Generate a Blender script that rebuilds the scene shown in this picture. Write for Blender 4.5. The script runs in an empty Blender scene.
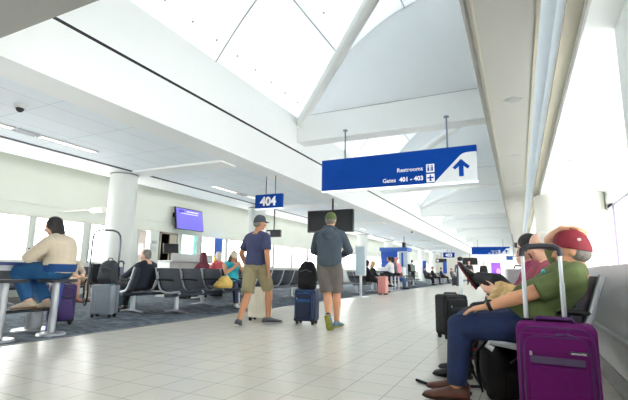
import bpy, bmesh, math, random
from mathutils import Vector as V, Matrix, noise
random.seed(4)
S = bpy.context.scene
COL = S.collection
PI = math.pi
R = math.radians

# ------------------------------------------------------------------ materials
def lin(c):
    c = c / 255
    return c / 12.92 if c <= .04045 else ((c + .055) / 1.055) ** 2.4

def rgb(c): return (lin(c[0]), lin(c[1]), lin(c[2]), 1)

CACHE = {}
def M(c, rough=.6, metal=0, var=.06, scale=6, bump=0, bscale=40, emit=0, spec=.5, sheen=0):
    key = (tuple(c), rough, metal, var, scale, bump, bscale, emit, spec, sheen)
    if key in CACHE: return CACHE[key]
    m = bpy.data.materials.new('mat'); m.use_nodes = True
    nt = m.node_tree; b = nt.nodes['Principled BSDF']
    b.inputs['Roughness'].default_value = rough; b.inputs['Metallic'].default_value = metal
    b.inputs['Specular IOR Level'].default_value = spec
    b.inputs['Sheen Weight'].default_value = sheen
    tc = nt.nodes.new('ShaderNodeTexCoord')
    n = nt.nodes.new('ShaderNodeTexNoise'); n.inputs['Scale'].default_value = scale; n.inputs['Detail'].default_value = 4
    nt.links.new(tc.outputs['Object'], n.inputs['Vector'])
    r = nt.nodes.new('ShaderNodeValToRGB')
    base = rgb(c)
    lo = [x * (1 - var) for x in base[:3]]; hi = [min(1, x * (1 + var)) for x in base[:3]]
    r.color_ramp.elements[0].position = .3; r.color_ramp.elements[1].position = .7
    r.color_ramp.elements[0].color = (*lo, 1); r.color_ramp.elements[1].color = (*hi, 1)
    nt.links.new(n.outputs['Fac'], r.inputs['Fac']); nt.links.new(r.outputs['Color'], b.inputs['Base Color'])
    if bump:
        n2 = nt.nodes.new('ShaderNodeTexNoise'); n2.inputs['Scale'].default_value = bscale
        nt.links.new(tc.outputs['Object'], n2.inputs['Vector'])
        bp = nt.nodes.new('ShaderNodeBump'); bp.inputs['Strength'].default_value = bump; bp.inputs['Distance'].default_value = .02
        nt.links.new(n2.outputs['Fac'], bp.inputs['Height']); nt.links.new(bp.outputs['Normal'], b.inputs['Normal'])
    if emit:
        b.inputs['Emission Color'].default_value = base; b.inputs['Emission Strength'].default_value = emit
    CACHE[key] = m
    return m

def grid_mat(c, line, w, h, off, mortar, rough, var=.03, axis='XY', frac=0, bump=.2, spec=.5):
    m = bpy.data.materials.new('tile'); m.use_nodes = True
    nt = m.node_tree; b = nt.nodes['Principled BSDF']
    g = nt.nodes.new('ShaderNodeNewGeometry'); mp = nt.nodes.new('ShaderNodeMapping')
    mp.inputs['Location'].default_value = (off[0], off[1], 0)
    nt.links.new(g.outputs['Position'], mp.inputs['Vector'])
    br = nt.nodes.new('ShaderNodeTexBrick'); br.offset = frac; br.squash = 1
    br.inputs['Scale'].default_value = 1; br.inputs['Brick Width'].default_value = w; br.inputs['Row Height'].default_value = h
    br.inputs['Mortar Size'].default_value = mortar; br.inputs['Mortar Smooth'].default_value = .2
    base = rgb(c)
    br.inputs['Color1'].default_value = tuple(x * (1 - var) for x in base[:3]) + (1,)
    br.inputs['Color2'].default_value = tuple(min(1, x * (1 + var)) for x in base[:3]) + (1,)
    br.inputs['Mortar'].default_value = rgb(line)
    nt.links.new(mp.outputs['Vector'], br.inputs['Vector'])
    n = nt.nodes.new('ShaderNodeTexNoise'); n.inputs['Scale'].default_value = 3
    nt.links.new(g.outputs['Position'], n.inputs['Vector'])
    mx = nt.nodes.new('ShaderNodeMix'); mx.data_type = 'RGBA'; mx.blend_type = 'MULTIPLY'; mx.inputs[0].default_value = .06
    nt.links.new(br.outputs['Color'], mx.inputs[6]); nt.links.new(n.outputs['Color'], mx.inputs[7])
    nt.links.new(mx.outputs[2], b.inputs['Base Color'])
    b.inputs['Roughness'].default_value = rough; b.inputs['Specular IOR Level'].default_value = spec
    bp = nt.nodes.new('ShaderNodeBump'); bp.inputs['Strength'].default_value = bump; bp.inputs['Distance'].default_value = .003
    bp.invert = True
    nt.links.new(br.outputs['Fac'], bp.inputs['Height']); nt.links.new(bp.outputs['Normal'], b.inputs['Normal'])
    return m

def carpet_mat():
    m = bpy.data.materials.new('carpet'); m.use_nodes = True
    nt = m.node_tree; b = nt.nodes['Principled BSDF']
    g = nt.nodes.new('ShaderNodeNewGeometry')
    w = nt.nodes.new('ShaderNodeTexNoise'); w.inputs['Scale'].default_value = 2.6; w.inputs['Detail'].default_value = 6; w.inputs['Distortion'].default_value = 1.8
    mp = nt.nodes.new('ShaderNodeMapping'); mp.inputs['Scale'].default_value = (1.0, 2.6, 1)
    nt.links.new(g.outputs['Position'], mp.inputs['Vector']); nt.links.new(mp.outputs['Vector'], w.inputs['Vector'])
    r = nt.nodes.new('ShaderNodeValToRGB')
    r.color_ramp.elements[0].position = .38; r.color_ramp.elements[0].color = rgb((66, 76, 88))
    r.color_ramp.elements[1].position = .62; r.color_ramp.elements[1].color = rgb((112, 122, 132))
    nt.links.new(w.outputs['Fac'], r.inputs['Fac']); nt.links.new(r.outputs['Color'], b.inputs['Base Color'])
    b.inputs['Roughness'].default_value = .95; b.inputs['Specular IOR Level'].default_value = .2
    n2 = nt.nodes.new('ShaderNodeTexNoise'); n2.inputs['Scale'].default_value = 220
    nt.links.new(g.outputs['Position'], n2.inputs['Vector'])
    bp = nt.nodes.new('ShaderNodeBump'); bp.inputs['Strength'].default_value = .5; bp.inputs['Distance'].default_value = .006
    nt.links.new(n2.outputs['Fac'], bp.inputs['Height']); nt.links.new(bp.outputs['Normal'], b.inputs['Normal'])
    return m

def glass_mat(tint=(255, 255, 255), rough=.05, frost=0):
    m = bpy.data.materials.new('glass'); m.use_nodes = True
    nt = m.node_tree; nt.nodes.remove(nt.nodes['Principled BSDF'])
    o = nt.nodes['Material Output']
    t = nt.nodes.new('ShaderNodeBsdfTransparent'); t.inputs['Color'].default_value = rgb(tint)
    g = nt.nodes.new('ShaderNodeBsdfGlossy'); g.inputs['Roughness'].default_value = rough
    mx = nt.nodes.new('ShaderNodeMixShader')
    mx.inputs[0].default_value = .05; nt.links.new(t.outputs[0], mx.inputs[1]); nt.links.new(g.outputs[0], mx.inputs[2])
    nt.links.new(mx.outputs[0], o.inputs['Surface'])
    return m

def vault_mat():
    # white translucent daylight panel: sky light passes through it
    m = bpy.data.materials.new('vault_panel'); m.use_nodes = True
    nt = m.node_tree; b = nt.nodes['Principled BSDF']; o = nt.nodes['Material Output']
    b.inputs['Base Color'].default_value = (.88, .9, .91, 1); b.inputs['Roughness'].default_value = .7
    t = nt.nodes.new('ShaderNodeBsdfTranslucent'); t.inputs['Color'].default_value = (.86, .9, .93, 1)
    g = nt.nodes.new('ShaderNodeNewGeometry')
    n = nt.nodes.new('ShaderNodeTexNoise'); n.inputs['Scale'].default_value = .35
    nt.links.new(g.outputs['Position'], n.inputs['Vector'])
    mr = nt.nodes.new('ShaderNodeMapRange'); mr.inputs['To Min'].default_value = VT * .93; mr.inputs['To Max'].default_value = VT * 1.07
    nt.links.new(n.outputs['Fac'], mr.inputs['Value'])
    mx = nt.nodes.new('ShaderNodeMixShader')
    nt.links.new(mr.outputs[0], mx.inputs[0])
    nt.links.new(b.outputs[0], mx.inputs[1]); nt.links.new(t.outputs[0], mx.inputs[2])
    nt.links.new(mx.outputs[0], o.inputs['Surface'])
    return m

# tunables
SKY = 7.0; VT = .20; EXPO = 0.78

# ------------------------------------------------------------------ mesh helpers
class B:
    """collects closed shapes, linked as ONE mesh object"""
    def __init__(s): s.bm = bmesh.new()
    def box(s, c, d, rot=None, bev=0, seg=2):
        r = bmesh.ops.create_cube(s.bm, size=1)
        vs = r['verts']
        for v in vs: v.co = V((v.co.x * d[0], v.co.y * d[1], v.co.z * d[2]))
        if bev:
            es = list({e for v in vs for e in v.link_edges})
            o = bmesh.ops.bevel(s.bm, geom=es, offset=bev, segments=seg, profile=.6, affect='EDGES')
            vs = list({v for f in o['faces'] for v in f.verts} | {v for v in vs if v.is_valid})
        for v in vs:
            p = v.co.copy()
            if rot is not None: p = rot @ p
            v.co = p + V(c)
        return s
    def bx(s, x0, x1, y0, y1, z0, z1, bev=0):
        return s.box(((x0 + x1) / 2, (y0 + y1) / 2, (z0 + z1) / 2), (abs(x1 - x0), abs(y1 - y0), abs(z1 - z0)), None, bev)
    def loft(s, rings, n=12, close=True):
        """rings: (centre, u, v) semi axes"""
        prev = None; first = None
        for c, u, w in rings:
            c, u, w = V(c), V(u), V(w)
            cur = [s.bm.verts.new(c + u * math.cos(2 * PI * k / n) + w * math.sin(2 * PI * k / n)) for k in range(n)]
            if prev:
                for k in range(n):
                    s.bm.faces.new((prev[k], prev[(k + 1) % n], cur[(k + 1) % n], cur[k]))
            else: first = cur
            prev = cur
        if close:
            s.bm.faces.new(first[::-1]); s.bm.faces.new(prev)
        return s
    def tube(s, pts, r, n=8, ell=1):
        pts = [V(p) for p in pts]
        rs = r if isinstance(r, (list, tuple)) else [r] * len(pts)
        rings = []; up = None
        for i, p in enumerate(pts):
            a = pts[max(i - 1, 0)]; b = pts[min(i + 1, len(pts) - 1)]
            t = (b - a).normalized()
            if up is None:
                up = V((0, 0, 1)) if abs(t.z) < .9 else V((1, 0, 0))
            u = (up - t * up.dot(t))
            if u.length < 1e-4: u = t.orthogonal()
            u.normalize(); w = t.cross(u); up = u
            rings.append((p, u * rs[i] * ell, w * rs[i]))
        return s.loft(rings, n)
    def cone(s, a, b, ra, rb, n=12): return s.tube([a, b], [ra, rb], n)
    def ball(s, c, rad, rot=None, u=14, v=9):
        r = bmesh.ops.create_uvsphere(s.bm, u_segments=u, v_segments=v, radius=1)
        if not isinstance(rad, (tuple, list)): rad = (rad,) * 3
        for q in r['verts']:
            p = V((q.co.x * rad[0], q.co.y * rad[1], q.co.z * rad[2]))
            if rot is not None: p = rot @ p
            q.co = p + V(c)
        return s
    def caps(s, a, b, ra, rb, n=12):
        s.cone(a, b, ra, rb, n); s.ball(a, ra, None, n, 7); s.ball(b, rb, None, n, 7); return s
    def prism(s, poly, z0, z1, f):
        """poly 2d outline swept between z0 and z1; f maps (a,b,c) to a point"""
        lo = [s.bm.verts.new(V(f(p[0], p[1], z0))) for p in poly]
        hi = [s.bm.verts.new(V(f(p[0], p[1], z1))) for p in poly]
        n = len(poly)
        s.bm.faces.new(lo[::-1]); s.bm.faces.new(hi)
        for k in range(n): s.bm.faces.new((lo[k], lo[(k + 1) % n], hi[(k + 1) % n], hi[k]))
        return s
    def sheet(s, rows, thick=None):
        vs = [[s.bm.verts.new(V(p)) for p in r] for r in rows]
        for i in range(len(vs) - 1):
            for j in range(len(vs[0]) - 1):
                s.bm.faces.new((vs[i][j], vs[i][j + 1], vs[i + 1][j + 1], vs[i + 1][j]))
        return s
    def shell(s, rows, t):
        """a sheet with thickness t along its normal"""
        n, m = len(rows), len(rows[0]); rows = [[V(p) for p in r] for r in rows]
        def nrm(i, j):
            a = rows[min(i + 1, n - 1)][j] - rows[max(i - 1, 0)][j]
            b = rows[i][min(j + 1, m - 1)] - rows[i][max(j - 1, 0)]
            c = a.cross(b); return c.normalized() if c.length > 1e-9 else V((0, 0, 1))
        A = [[s.bm.verts.new(rows[i][j] + nrm(i, j) * t / 2) for j in range(m)] for i in range(n)]
        C = [[s.bm.verts.new(rows[i][j] - nrm(i, j) * t / 2) for j in range(m)] for i in range(n)]
        for i in range(n - 1):
            for j in range(m - 1):
                s.bm.faces.new((A[i][j], A[i + 1][j], A[i + 1][j + 1], A[i][j + 1]))
                s.bm.faces.new((C[i][j], C[i][j + 1], C[i + 1][j + 1], C[i + 1][j]))
        for j in range(m - 1):
            s.bm.faces.new((A[0][j], A[0][j + 1], C[0][j + 1], C[0][j])); s.bm.faces.new((A[n-1][j+1], A[n-1][j], C[n-1][j], C[n-1][j+1]))
        for i in range(n - 1):
            s.bm.faces.new((A[i + 1][0], A[i][0], C[i][0], C[i + 1][0])); s.bm.faces.new((A[i][m-1], A[i+1][m-1], C[i+1][m-1], C[i][m-1]))
        return s
    def done(s, name, mat, parent=None, smooth=True, vox=0, relax=3, sharp=35):
        bmesh.ops.recalc_face_normals(s.bm, faces=s.bm.faces)
        me = bpy.data.meshes.new(name); s.bm.to_mesh(me); s.bm.free()
        if vox:
            t = bpy.data.objects.new('tmp', me); COL.objects.link(t)
            md = t.modifiers.new('r', 'REMESH'); md.mode = 'VOXEL'; md.voxel_size = vox
            if relax:
                sm = t.modifiers.new('s', 'SMOOTH'); sm.factor = .5; sm.iterations = relax
            dg = bpy.context.evaluated_depsgraph_get()
            m2 = bpy.data.meshes.new_from_object(t.evaluated_get(dg))
            bpy.data.objects.remove(t); bpy.data.meshes.remove(me)
            me = m2; me.name = name
        if smooth:
            me.polygons.foreach_set('use_smooth', [True] * len(me.polygons))
            if not vox: me.set_sharp_from_angle(angle=R(sharp))
        else: me.polygons.foreach_set('use_smooth', [False] * len(me.polygons))
        me.materials.clear(); me.materials.append(mat)
        o = bpy.data.objects.new(name, me); COL.objects.link(o)
        if parent: o.parent = parent
        return o

def tag(o, label=None, cat=None, group=None, kind=None):
    if label: o['label'] = label
    if cat: o['category'] = cat
    if group: o['group'] = group
    if kind: o['kind'] = kind
    return o

def empty(name, loc, rz=0, label=None, cat=None, group=None):
    o = bpy.data.objects.new(name, None); COL.objects.link(o); o.empty_display_size = .1
    o.location = loc; o.rotation_euler = (0, 0, rz)
    return tag(o, label, cat, group)

def copy_tree(o, parent=None):
    c = o.copy(); COL.objects.link(c)
    if parent: c.parent = parent
    for ch in list(o.children): copy_tree(ch, c)
    return c

def text(name, s, size, mat, parent, loc, rot, depth=.004, bold=0, align='LEFT'):
    cu = bpy.data.curves.new('t', 'FONT'); cu.body = s; cu.size = size; cu.extrude = depth; cu.offset = bold; cu.align_x = align
    cu.resolution_u = 3
    t = bpy.data.objects.new('t', cu); COL.objects.link(t)
    dg = bpy.context.evaluated_depsgraph_get()
    me = bpy.data.meshes.new_from_object(t.evaluated_get(dg)); bpy.data.objects.remove(t)
    me.name = name; me.materials.clear(); me.materials.append(mat)
    o = bpy.data.objects.new(name, me); COL.objects.link(o)
    o.parent = parent; o.location = loc; o.rotation_euler = rot
    return o

def struct(name, b, m, parent=None, smooth=False, label=None):
    o = b.done(name, m, parent, smooth)
    if not parent: o['kind'] = 'structure'
    if label: o['label'] = label
    return o

# ------------------------------------------------------------------ palette
WHITE = M((238, 241, 240), .55, var=.012, scale=.6)
WARMWHITE = M((236, 234, 226), .6, var=.015, scale=.7)
SOFFIT = M((150, 150, 143), .6, var=.015, scale=.5)  # greyer than the panels themselves: their shade is put into this colour
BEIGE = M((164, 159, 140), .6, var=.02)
PALEBLUE = M((232, 238, 242), .55, var=.02)
WALLPAINT = M((211, 218, 212), .65, var=.02, scale=.8)
STEEL = M((196, 200, 204), .3, .9, var=.05)
ALU = M((178, 182, 188), .38, .75, var=.05)
DARKMETAL = M((40, 42, 46), .45, .4)
BLACK = M((18, 19, 22), .55, var=.15)
BLACKFAB = M((26, 27, 31), .85, var=.2, scale=14, bump=.3, bscale=160)
MESHSEAT = M((50, 56, 66), .6, var=.12, scale=30, bump=.3, bscale=300)
RUBBER = M((22, 22, 24), .7)
SIGNBLUE = M((0, 62, 150), .55, var=.03, spec=.12)
SIGNGREY = M((214, 218, 220), .45, var=.02)
LETTER = M((250, 250, 250), .5, var=.005)
TRIMDARK = M((38, 40, 48), .5)
GLASS = glass_mat()
GLASSTEAL = glass_mat((190, 226, 228))

# ------------------------------------------------------------------ the setting
FAR = 62
floor_m = grid_mat((216, 212, 201), (160, 157, 148), .308, .308, (.918 - .0, -2.149 + 0, 0)[:2] , .0035, .27, .018, spec=.38)
struct('floor', B().bx(-5.13, 2.6, -4, FAR, -.1, 0), floor_m)
struct('floor', B().bx(-11.2, -5.13, -4, FAR, -.1, .006), carpet_mat(), label='grey blue patterned carpet under the seating area')
struct('trim_1', B().bx(-5.15, -5.12, -4, FAR, 0, .009), M((120, 124, 128), .5))

tile_m = grid_mat((238, 246, 250), (196, 206, 212), .61, 1.22, (.0, .1), .006, .7, .01, bump=.3)
struct('ceiling', B().bx(-8.42, -5.68, -4, FAR, 3.215, 3.4), tile_m)
b = B()
b.bx(-9.55, -8.5, -4, FAR, 3.2, 3.4)
for k in range(-1, 9):
    y = 7.3 + 6.1 * k; b.bx(-8.42, -5.69, y - .22, y + .28, 3.17, 3.3)
struct('ceiling', b, WHITE)
struct('trim_2', B().bx(-8.5, -8.46, -4, FAR, 3.2, 3.4).bx(-8.44, -8.42, -4, FAR, 3.2, 3.4), TRIMDARK)
struct('ceiling', B().bx(-11.2, -9.55, -4, FAR, 3.75, 3.9).bx(-9.6, -9.55, -4, FAR, 3.4, 3.75), WARMWHITE)
# left bulkhead
b = B().bx(-5.70, -5.13, -4, FAR, 3.2, 3.96).bx(-5.60, -5.22, -4, FAR, 3.94, 4.02).bx(-5.70, -5.13, -4, FAR, 4.0, 4.93)
struct('bulkhead', b, WHITE)
struct('trim_3', B().bx(-5.24, -5.127, -4, FAR, 3.957, 4.003), M((22, 24, 32), .7))
# arched daylight vault, bay by bay
def arch(x): return 7.52 - 2.62 * ((x + 1.3) / 3.83) ** 2
BEAMS = [1.45, 9.45, 17.0, 25.3, 33.3, 41.3, 49.3, 57.3]
xs = [-5.13 + 4.98 * k / 26 for k in range(27)]
VM = vault_mat()
SEAM = M((176, 178, 180), .7)
b = B(); sm = B(); bolts = B()
for i in range(len(BEAMS) - 1):
    y0, y1 = BEAMS[i], BEAMS[i + 1]
    b.shell([[(x, y, arch(x)) for x in xs] for y in (y0, (y0 + y1) / 2, y1)], .03)
    ym = y0 + (y1 - y0) * .573
    sm.tube([(x, ym, arch(x) - .02) for x in xs], .016, 5)
    for xq in (-3.85, -2.2): sm.tube([(xq, y0, arch(xq) - .02), (xq, y1, arch(xq) - .02)], .014, 5)
    for k in range(12):
        yk = y0 + .4 + k * (y1 - y0 - .8) / 11
        for xq in (-4.92,) + ((-3.6,) if k % 2 else ()): bolts.ball((xq, yk, arch(xq) - .025), .022, None, 6, 4)
struct('vault', b, VM, smooth=True)
struct('vault_seams', sm, SEAM)
struct('vault_bolts', bolts, M((150, 152, 154), .4, .5))
for i, y in enumerate(BEAMS):
    b = B()
    b.bx(-5.13, -.28, y, y + .45, 4.22, 4.93, .02)
    o = struct('cross_beam', b, WHITE)
    pr = B().prism([(-5.13, 4.93)] + [(x, max(arch(x), 4.935)) for x in xs[1:]] + [(-.15, 4.93)], y + .02, y + .10, lambda a, c, d: (a, d, c))
    struct('gable_panel', pr, VM, o)
    st = B().tube([(-5.13, y + .1, 4.73), (-5.13 + 4.83, y + .1 - 5.37, 5.52)], .115, 16).tube([(-5.16, y + .13, 4.72), (-5.05, y + .01, 4.74)], .15, 16)
    struct('strut', st, WHITE, o, True)
    struct('seam', B().bx(-5.13, -.3, y - .004, y + .004, 4.925, 4.937), SEAM, o)
# lower ceiling behind and above the viewer
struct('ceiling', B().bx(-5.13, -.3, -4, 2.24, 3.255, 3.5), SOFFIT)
# right-hand soffit
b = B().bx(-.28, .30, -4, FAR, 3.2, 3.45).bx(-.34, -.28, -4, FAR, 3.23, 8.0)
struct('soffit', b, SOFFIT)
struct('trim_4', B().bx(-.255, -.235, -4, FAR, 3.194, 3.2).bx(.27, .30, -4, FAR, 3.185, 3.2), BEIGE)
struct('soffit_cove', B().bx(.30, .5, -4, FAR, 3.6, 3.7).bx(.26, .30, -4, FAR, 3.45, 3.7).bx(.5, .54, -4, FAR, 3.2, 3.7), PALEBLUE)
struct('trim_5', B().bx(.5, .635, -4, FAR, 3.17, 3.2), BEIGE)
struct('trim_6', B().bx(.635, .655, -4, FAR, 3.155, 3.45), M((206, 208, 206), .4, .2))
struct('ceiling', B().bx(.655, 2.45, -4, FAR, 3.08, 3.2), WHITE)
# right wall: low wall with rim, ledge, window wall behind
wr = struct('wall_right', B().bx(.66, .84, -4, FAR, 0, .956, .01), M((243, 245, 245), .35, var=.012))
struct('trim_7', B().bx(.625, .67, -4, FAR, .375, .42, .008), M((226, 229, 229), .4))
struct('baseboard_right', B().bx(.645, .665, -4, FAR, 0, .12), M((170, 172, 172), .45))
struct('wall_right_ledge', B().bx(.84, 2.3, -4, FAR, .86, .93), WHITE)
b = B().bx(2.2, 2.4, -4, FAR, 2.62, 3.2).bx(2.2, 2.4, -4, FAR, .8, 1.0)
rw = [(-3.5 + 2.35 * k) for k in range(28)]
for y in rw: b.bx(2.2, 2.36, y - .35, y + .35, .9, 2.7)
struct('wall_right_windows', b, WHITE)
FRAME = M((96, 88, 118), .4, .3)
for k in range(27):
    y0, y1 = rw[k] + .35, rw[k + 1] - .35
    f = B().bx(2.19, 2.24, y0, y0 + .03, 1.0, 2.62).bx(2.19, 2.24, y1 - .03, y1, 1.0, 2.62).bx(2.19, 2.24, y0, y1, 2.59, 2.62).bx(2.19, 2.24, y0, y1, 1.0, 1.03)
    o = struct('window_%d' % (20 + k), f, FRAME)
    struct('pane', B().bx(2.21, 2.22, y0 + .03, y1 - .03, 1.03, 2.59), GLASS, o)
# right-hand drum column and pier
c = B().cone((1.36, 13.7, .93), (1.36, 13.7, 3.09), .86, .86, 48)
struct('column', c, WARMWHITE, smooth=True)
a_ = R(-92); struct('trim_8', B().box((1.36 + .86 * math.cos(a_), 13.7 + .86 * math.sin(a_), 2.0), (.012, .012, 2.1)), M((178, 180, 178), .5))
struct('pier', B().bx(.905, 2.2, 3.5, 4.34, .9, 3.1), M((222, 228, 230), .5))
# left wall with windows
panes = [(-3.5, -1.0), (-.9, 1.6), (1.7, 3.4), (3.5, 6.33), (6.44, 7.8), (7.98, 9.4), (9.69, 10.22), (11.62, 12.5), (12.72, 14.2)]
y = 14.34
while y < 58: panes.append((y, y + 1.75)); y += 1.9
b = B().bx(-11.2, -11, -4, FAR, 0, .98).bx(-11.2, -11, -4, FAR, 2.12, 3.85)
prev = -4
for y0, y1 in panes:
    if prev > 10 and prev < 10.3:
        b.bx(-11.2, -11, prev, 10.62, .98, 2.12); b.bx(-11.2, -11, 11.42, y0, .98, 2.12)
    else: b.bx(-11.2, -11, prev, y0, .98, 2.12)
    prev = y1
b.bx(-11.2, -11, prev, FAR, .98, 2.12)
wl = struct('wall_left', b, WALLPAINT)
struct('trim_9', B().bx(-11, -10.97, -4, FAR, 2.1, 2.16).bx(-11, -10.985, -4, FAR, 2.42, 2.44).bx(-11, -10.94, -4, FAR, .94, .98), M((214, 216, 208), .6))
struct('baseboard_left', B().bx(-11, -10.98, -4, 10.6, 0, .12).bx(-11, -10.98, 11.45, FAR, 0, .12), M((150, 150, 148), .6))
WF = M((206, 210, 208), .5)
for k, (y0, y1) in enumerate(panes):
    f = B().bx(-11.06, -10.97, y0, y0 + .035, .98, 2.12).bx(-11.06, -10.97, y1 - .035, y1, .98, 2.12).bx(-11.06, -10.97, y0, y1, .98, 1.02).bx(-11.06, -10.97, y0, y1, 2.08, 2.12)
    o = struct('window_%d' % (50 + k), f, WF)
    struct('pane', B().bx(-11.03, -11.02, y0 + .03, y1 - .03, 1.0, 2.1), GLASSTEAL if k == 7 else GLASS, o)
# gate doorway: open, dark passage behind
DARKROOM = M((58, 50, 44), .8)
struct('door_1', B().bx(-11.02, -10.96, 10.60, 10.66, .006, 2.1).bx(-11.02, -10.96, 11.38, 11.44, .006, 2.1).bx(-11.02, -10.96, 10.60, 11.44, 2.04, 2.1), M((150, 146, 134), .5))
struct('door_1_leaf', B().box((-10.99, 11.23, 1.02), (.05, .34, 2.02)), M((188, 178, 160), .55))
struct('passage', B().bx(-12.6, -11.2, 10.5, 10.6, 0, 2.3).bx(-12.6, -11.2, 11.6, 11.7, 0, 2.3).bx(-12.7, -12.6, 10.5, 11.7, 0, 2.3).bx(-12.6, -11.2, 10.5, 11.7, 2.12, 2.3).bx(-12.6, -11.2, 10.5, 11.7, -.1, 0), DARKROOM)
struct('wall_back', B().bx(-11.2, 2.6, -4.2, -4, -.1, 8), WHITE)
# far wall with passages
struct('wall_front', B().bx(-11.2, 2.6, FAR, FAR + .2, -.1, 8), WARMWHITE)
struct('trim_10', B().bx(-5.1, -.3, 57.0, 57.2, 2.9, 5), WHITE)
# columns on the left
for k in range(8):
    y = 7.3 + 6.1 * k
    o = struct('column', B().cone((-8.94, y, 0), (-8.94, y, 3.2), .33, .33, 36), M((228, 232, 228), .45, var=.015), smooth=True)
    struct('collar', B().cone((-8.94, y, 3.17), (-8.94, y, 3.199), .338, .338, 36), M((120, 124, 128), .5), o, True)

# ------------------------------------------------------------------ signs and fixtures
FRONT = (PI / 2, 0, 0)          # lettering that faces the viewer's side (-Y)
def hang_sign(x, y, z, label):
    """3.5 m wide wayfinding sign, origin at its bottom centre, faces -Y"""
    t = empty('hanging_sign', (x, y, z), 0, label, 'sign', 'blue wayfinding signs over the walkway')
    B().bx(-1.75, 1.75, -.06, .06, 0, .75, .006).done('sign_panel', SIGNBLUE, t)
    def f(a, b_, c): return (a, c, b_)
    B().prism([(.62, .0), (1.75, .0), (1.75, .61), (1.52, .605), (1.42, .57)] if 0 else [(.88, .002), (1.752, .002), (1.752, .605), (1.56, .605), (1.49, .59), (1.43, .555)], -.068, -.058, f).done('grey_field', SIGNGREY, t)
    B().bx(-1.75, 1.75, -.055, .055, -.03, 0).done('bottom_light', M((235, 240, 250), .4, emit=.6), t)
    for px in (-1.17, 1.17):
        p = B().cone((px, 0, .74), (px, 0, 4.22 - z), .018, .018, 10); p.cone((px, 0, 4.19 - z), (px, 0, 4.215 - z), .06, .05, 14)
        p.done('pole', M((126, 140, 156), .4, .6), t)
    text('lettering', 'Restrooms', .128, LETTER, t, (.655, -.065, .30), FRONT, .004, .001, 'RIGHT')
    text('lettering', 'Gates', .128, LETTER, t, (.06, -.065, .085), FRONT, .004, .001, 'RIGHT')
    text('lettering', '401 - 403', .135, LETTER, t, (.66, -.065, .085), FRONT, .004, .004, 'RIGHT')
    for k, zz in enumerate((.33, .115)):
        ic = B().box((.81, -.064, zz + .0), (.17, .012, .18), None, .0).done('icon', LETTER, t)
        g = B()
        if k == 0:
            for q in (-.04, .04):
                g.box((.81 + q, -.073, zz - .02), (.035, .008, .085)); g.ball((.81 + q, -.073, zz + .05), (.018, .006, .018))
            g.box((.81, -.073, zz), (.008, .008, .13))
        else:
            g.box((.81, -.073, zz), (.026, .008, .13)); g.box((.81, -.073, zz + .005), (.13, .008, .03)); g.box((.81, -.073, zz - .05), (.06, .008, .02))
        g.done('pictogram', SIGNBLUE, ic)
    a = B().prism([(-.045, 0), (.045, 0), (.045, .22), (.125, .15), (.17, .20), (0, .37), (-.17, .20), (-.125, .15), (-.045, .22)], -.076, -.066, lambda p, q, r: (1.44 + p, r, .10 + q))
    a.done('arrow', SIGNBLUE, t, False)
    return t
hang_sign(-2.40, 9.0, 2.745, 'large blue hanging sign to restrooms and gates 401 - 403, nearest, with white up arrow')
hang_sign(-2.46, 45.4, 2.75, 'small-looking blue hanging sign with an arrow far down the concourse')

def gate_sign(x, y, z, num, w, h, label):
    t = empty('gate_sign', (x, y, z), 0, label, 'sign')
    B().bx(-w / 2, w / 2, -.05, .05, 0, h, .004).done('sign_panel', SIGNBLUE, t)
    B().bx(-w / 2, w / 2, -.045, .045, -.02, 0).done('bottom_light', M((235, 240, 250), .4, emit=.6), t)
    text('lettering', num, h * .86, LETTER, t, (0, -.055, h * .2), FRONT, .004, .012, 'CENTER')
    for px in (-.13, .22):
        B().cone((px * w, 0, h), (px * w, 0, 3.2 - z), .012, .012, 8).done('pole', M((90, 96, 106), .4, .6), t)
gate_sign(-5.52, 8.8, 2.38, '404', .77, .35, 'blue hanging gate sign reading 404')
gate_sign(-6.1, 42.9, 2.34, '403', 1.06, .5, 'blue hanging gate sign reading 403, far away')

t = empty('hanging_display', (-5.42, 12.4, 2.1), 0, 'black display screen hung behind the man in the dark hoodie', 'screen')
B().box((0, 0, .36), (1.6, .14, .72), None, .012).done('screen_housing', M((26, 28, 32), .35), t)
B().box((0, -.072, .36), (1.52, .01, .64)).done('screen_glass', M((20, 22, 26), .18), t)
B().cone((.08, 0, .7), (.08, 0, 1.1), .03, .03, 10).done('pole', DARKMETAL, t)
t = empty('hanging_display', (-5.36, 55, 1.92), 0, 'black display screen hung far down the left side of the concourse', 'screen')
B().box((0, 0, .4), (1.75, .14, .85), None, .012).done('screen_housing', M((26, 28, 32), .35), t)
B().cone((0, 0, .8), (0, 0, 1.28), .03, .03, 10).done('pole', DARKMETAL, t)
def dark_sign(x, y, z, w, h, hw, label):
    t = empty('overhead_sign', (x, y, z), 0, label, 'sign')
    B().box((0, 0, h / 2), (w, .12, h), None, .01).done('sign_panel', M((24, 25, 28), .4), t)
    B().box((-w * .32, -.062, h / 2), (w * .22, .012, h * .55)).done('lit_symbol', M((238, 240, 240), .5), t)
    B().cone((0, 0, h), (0, 0, hw - z), .02, .02, 8).done('pole', DARKMETAL, t)
dark_sign(-7.3, 12, 1.95, .52, .24, 3.2, 'small black overhead sign beyond the man in the navy T-shirt')
dark_sign(-7.9, 49.5, 2.02, 1.2, .42, 3.2, 'black overhead sign beneath the far gate 403 sign')

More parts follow.
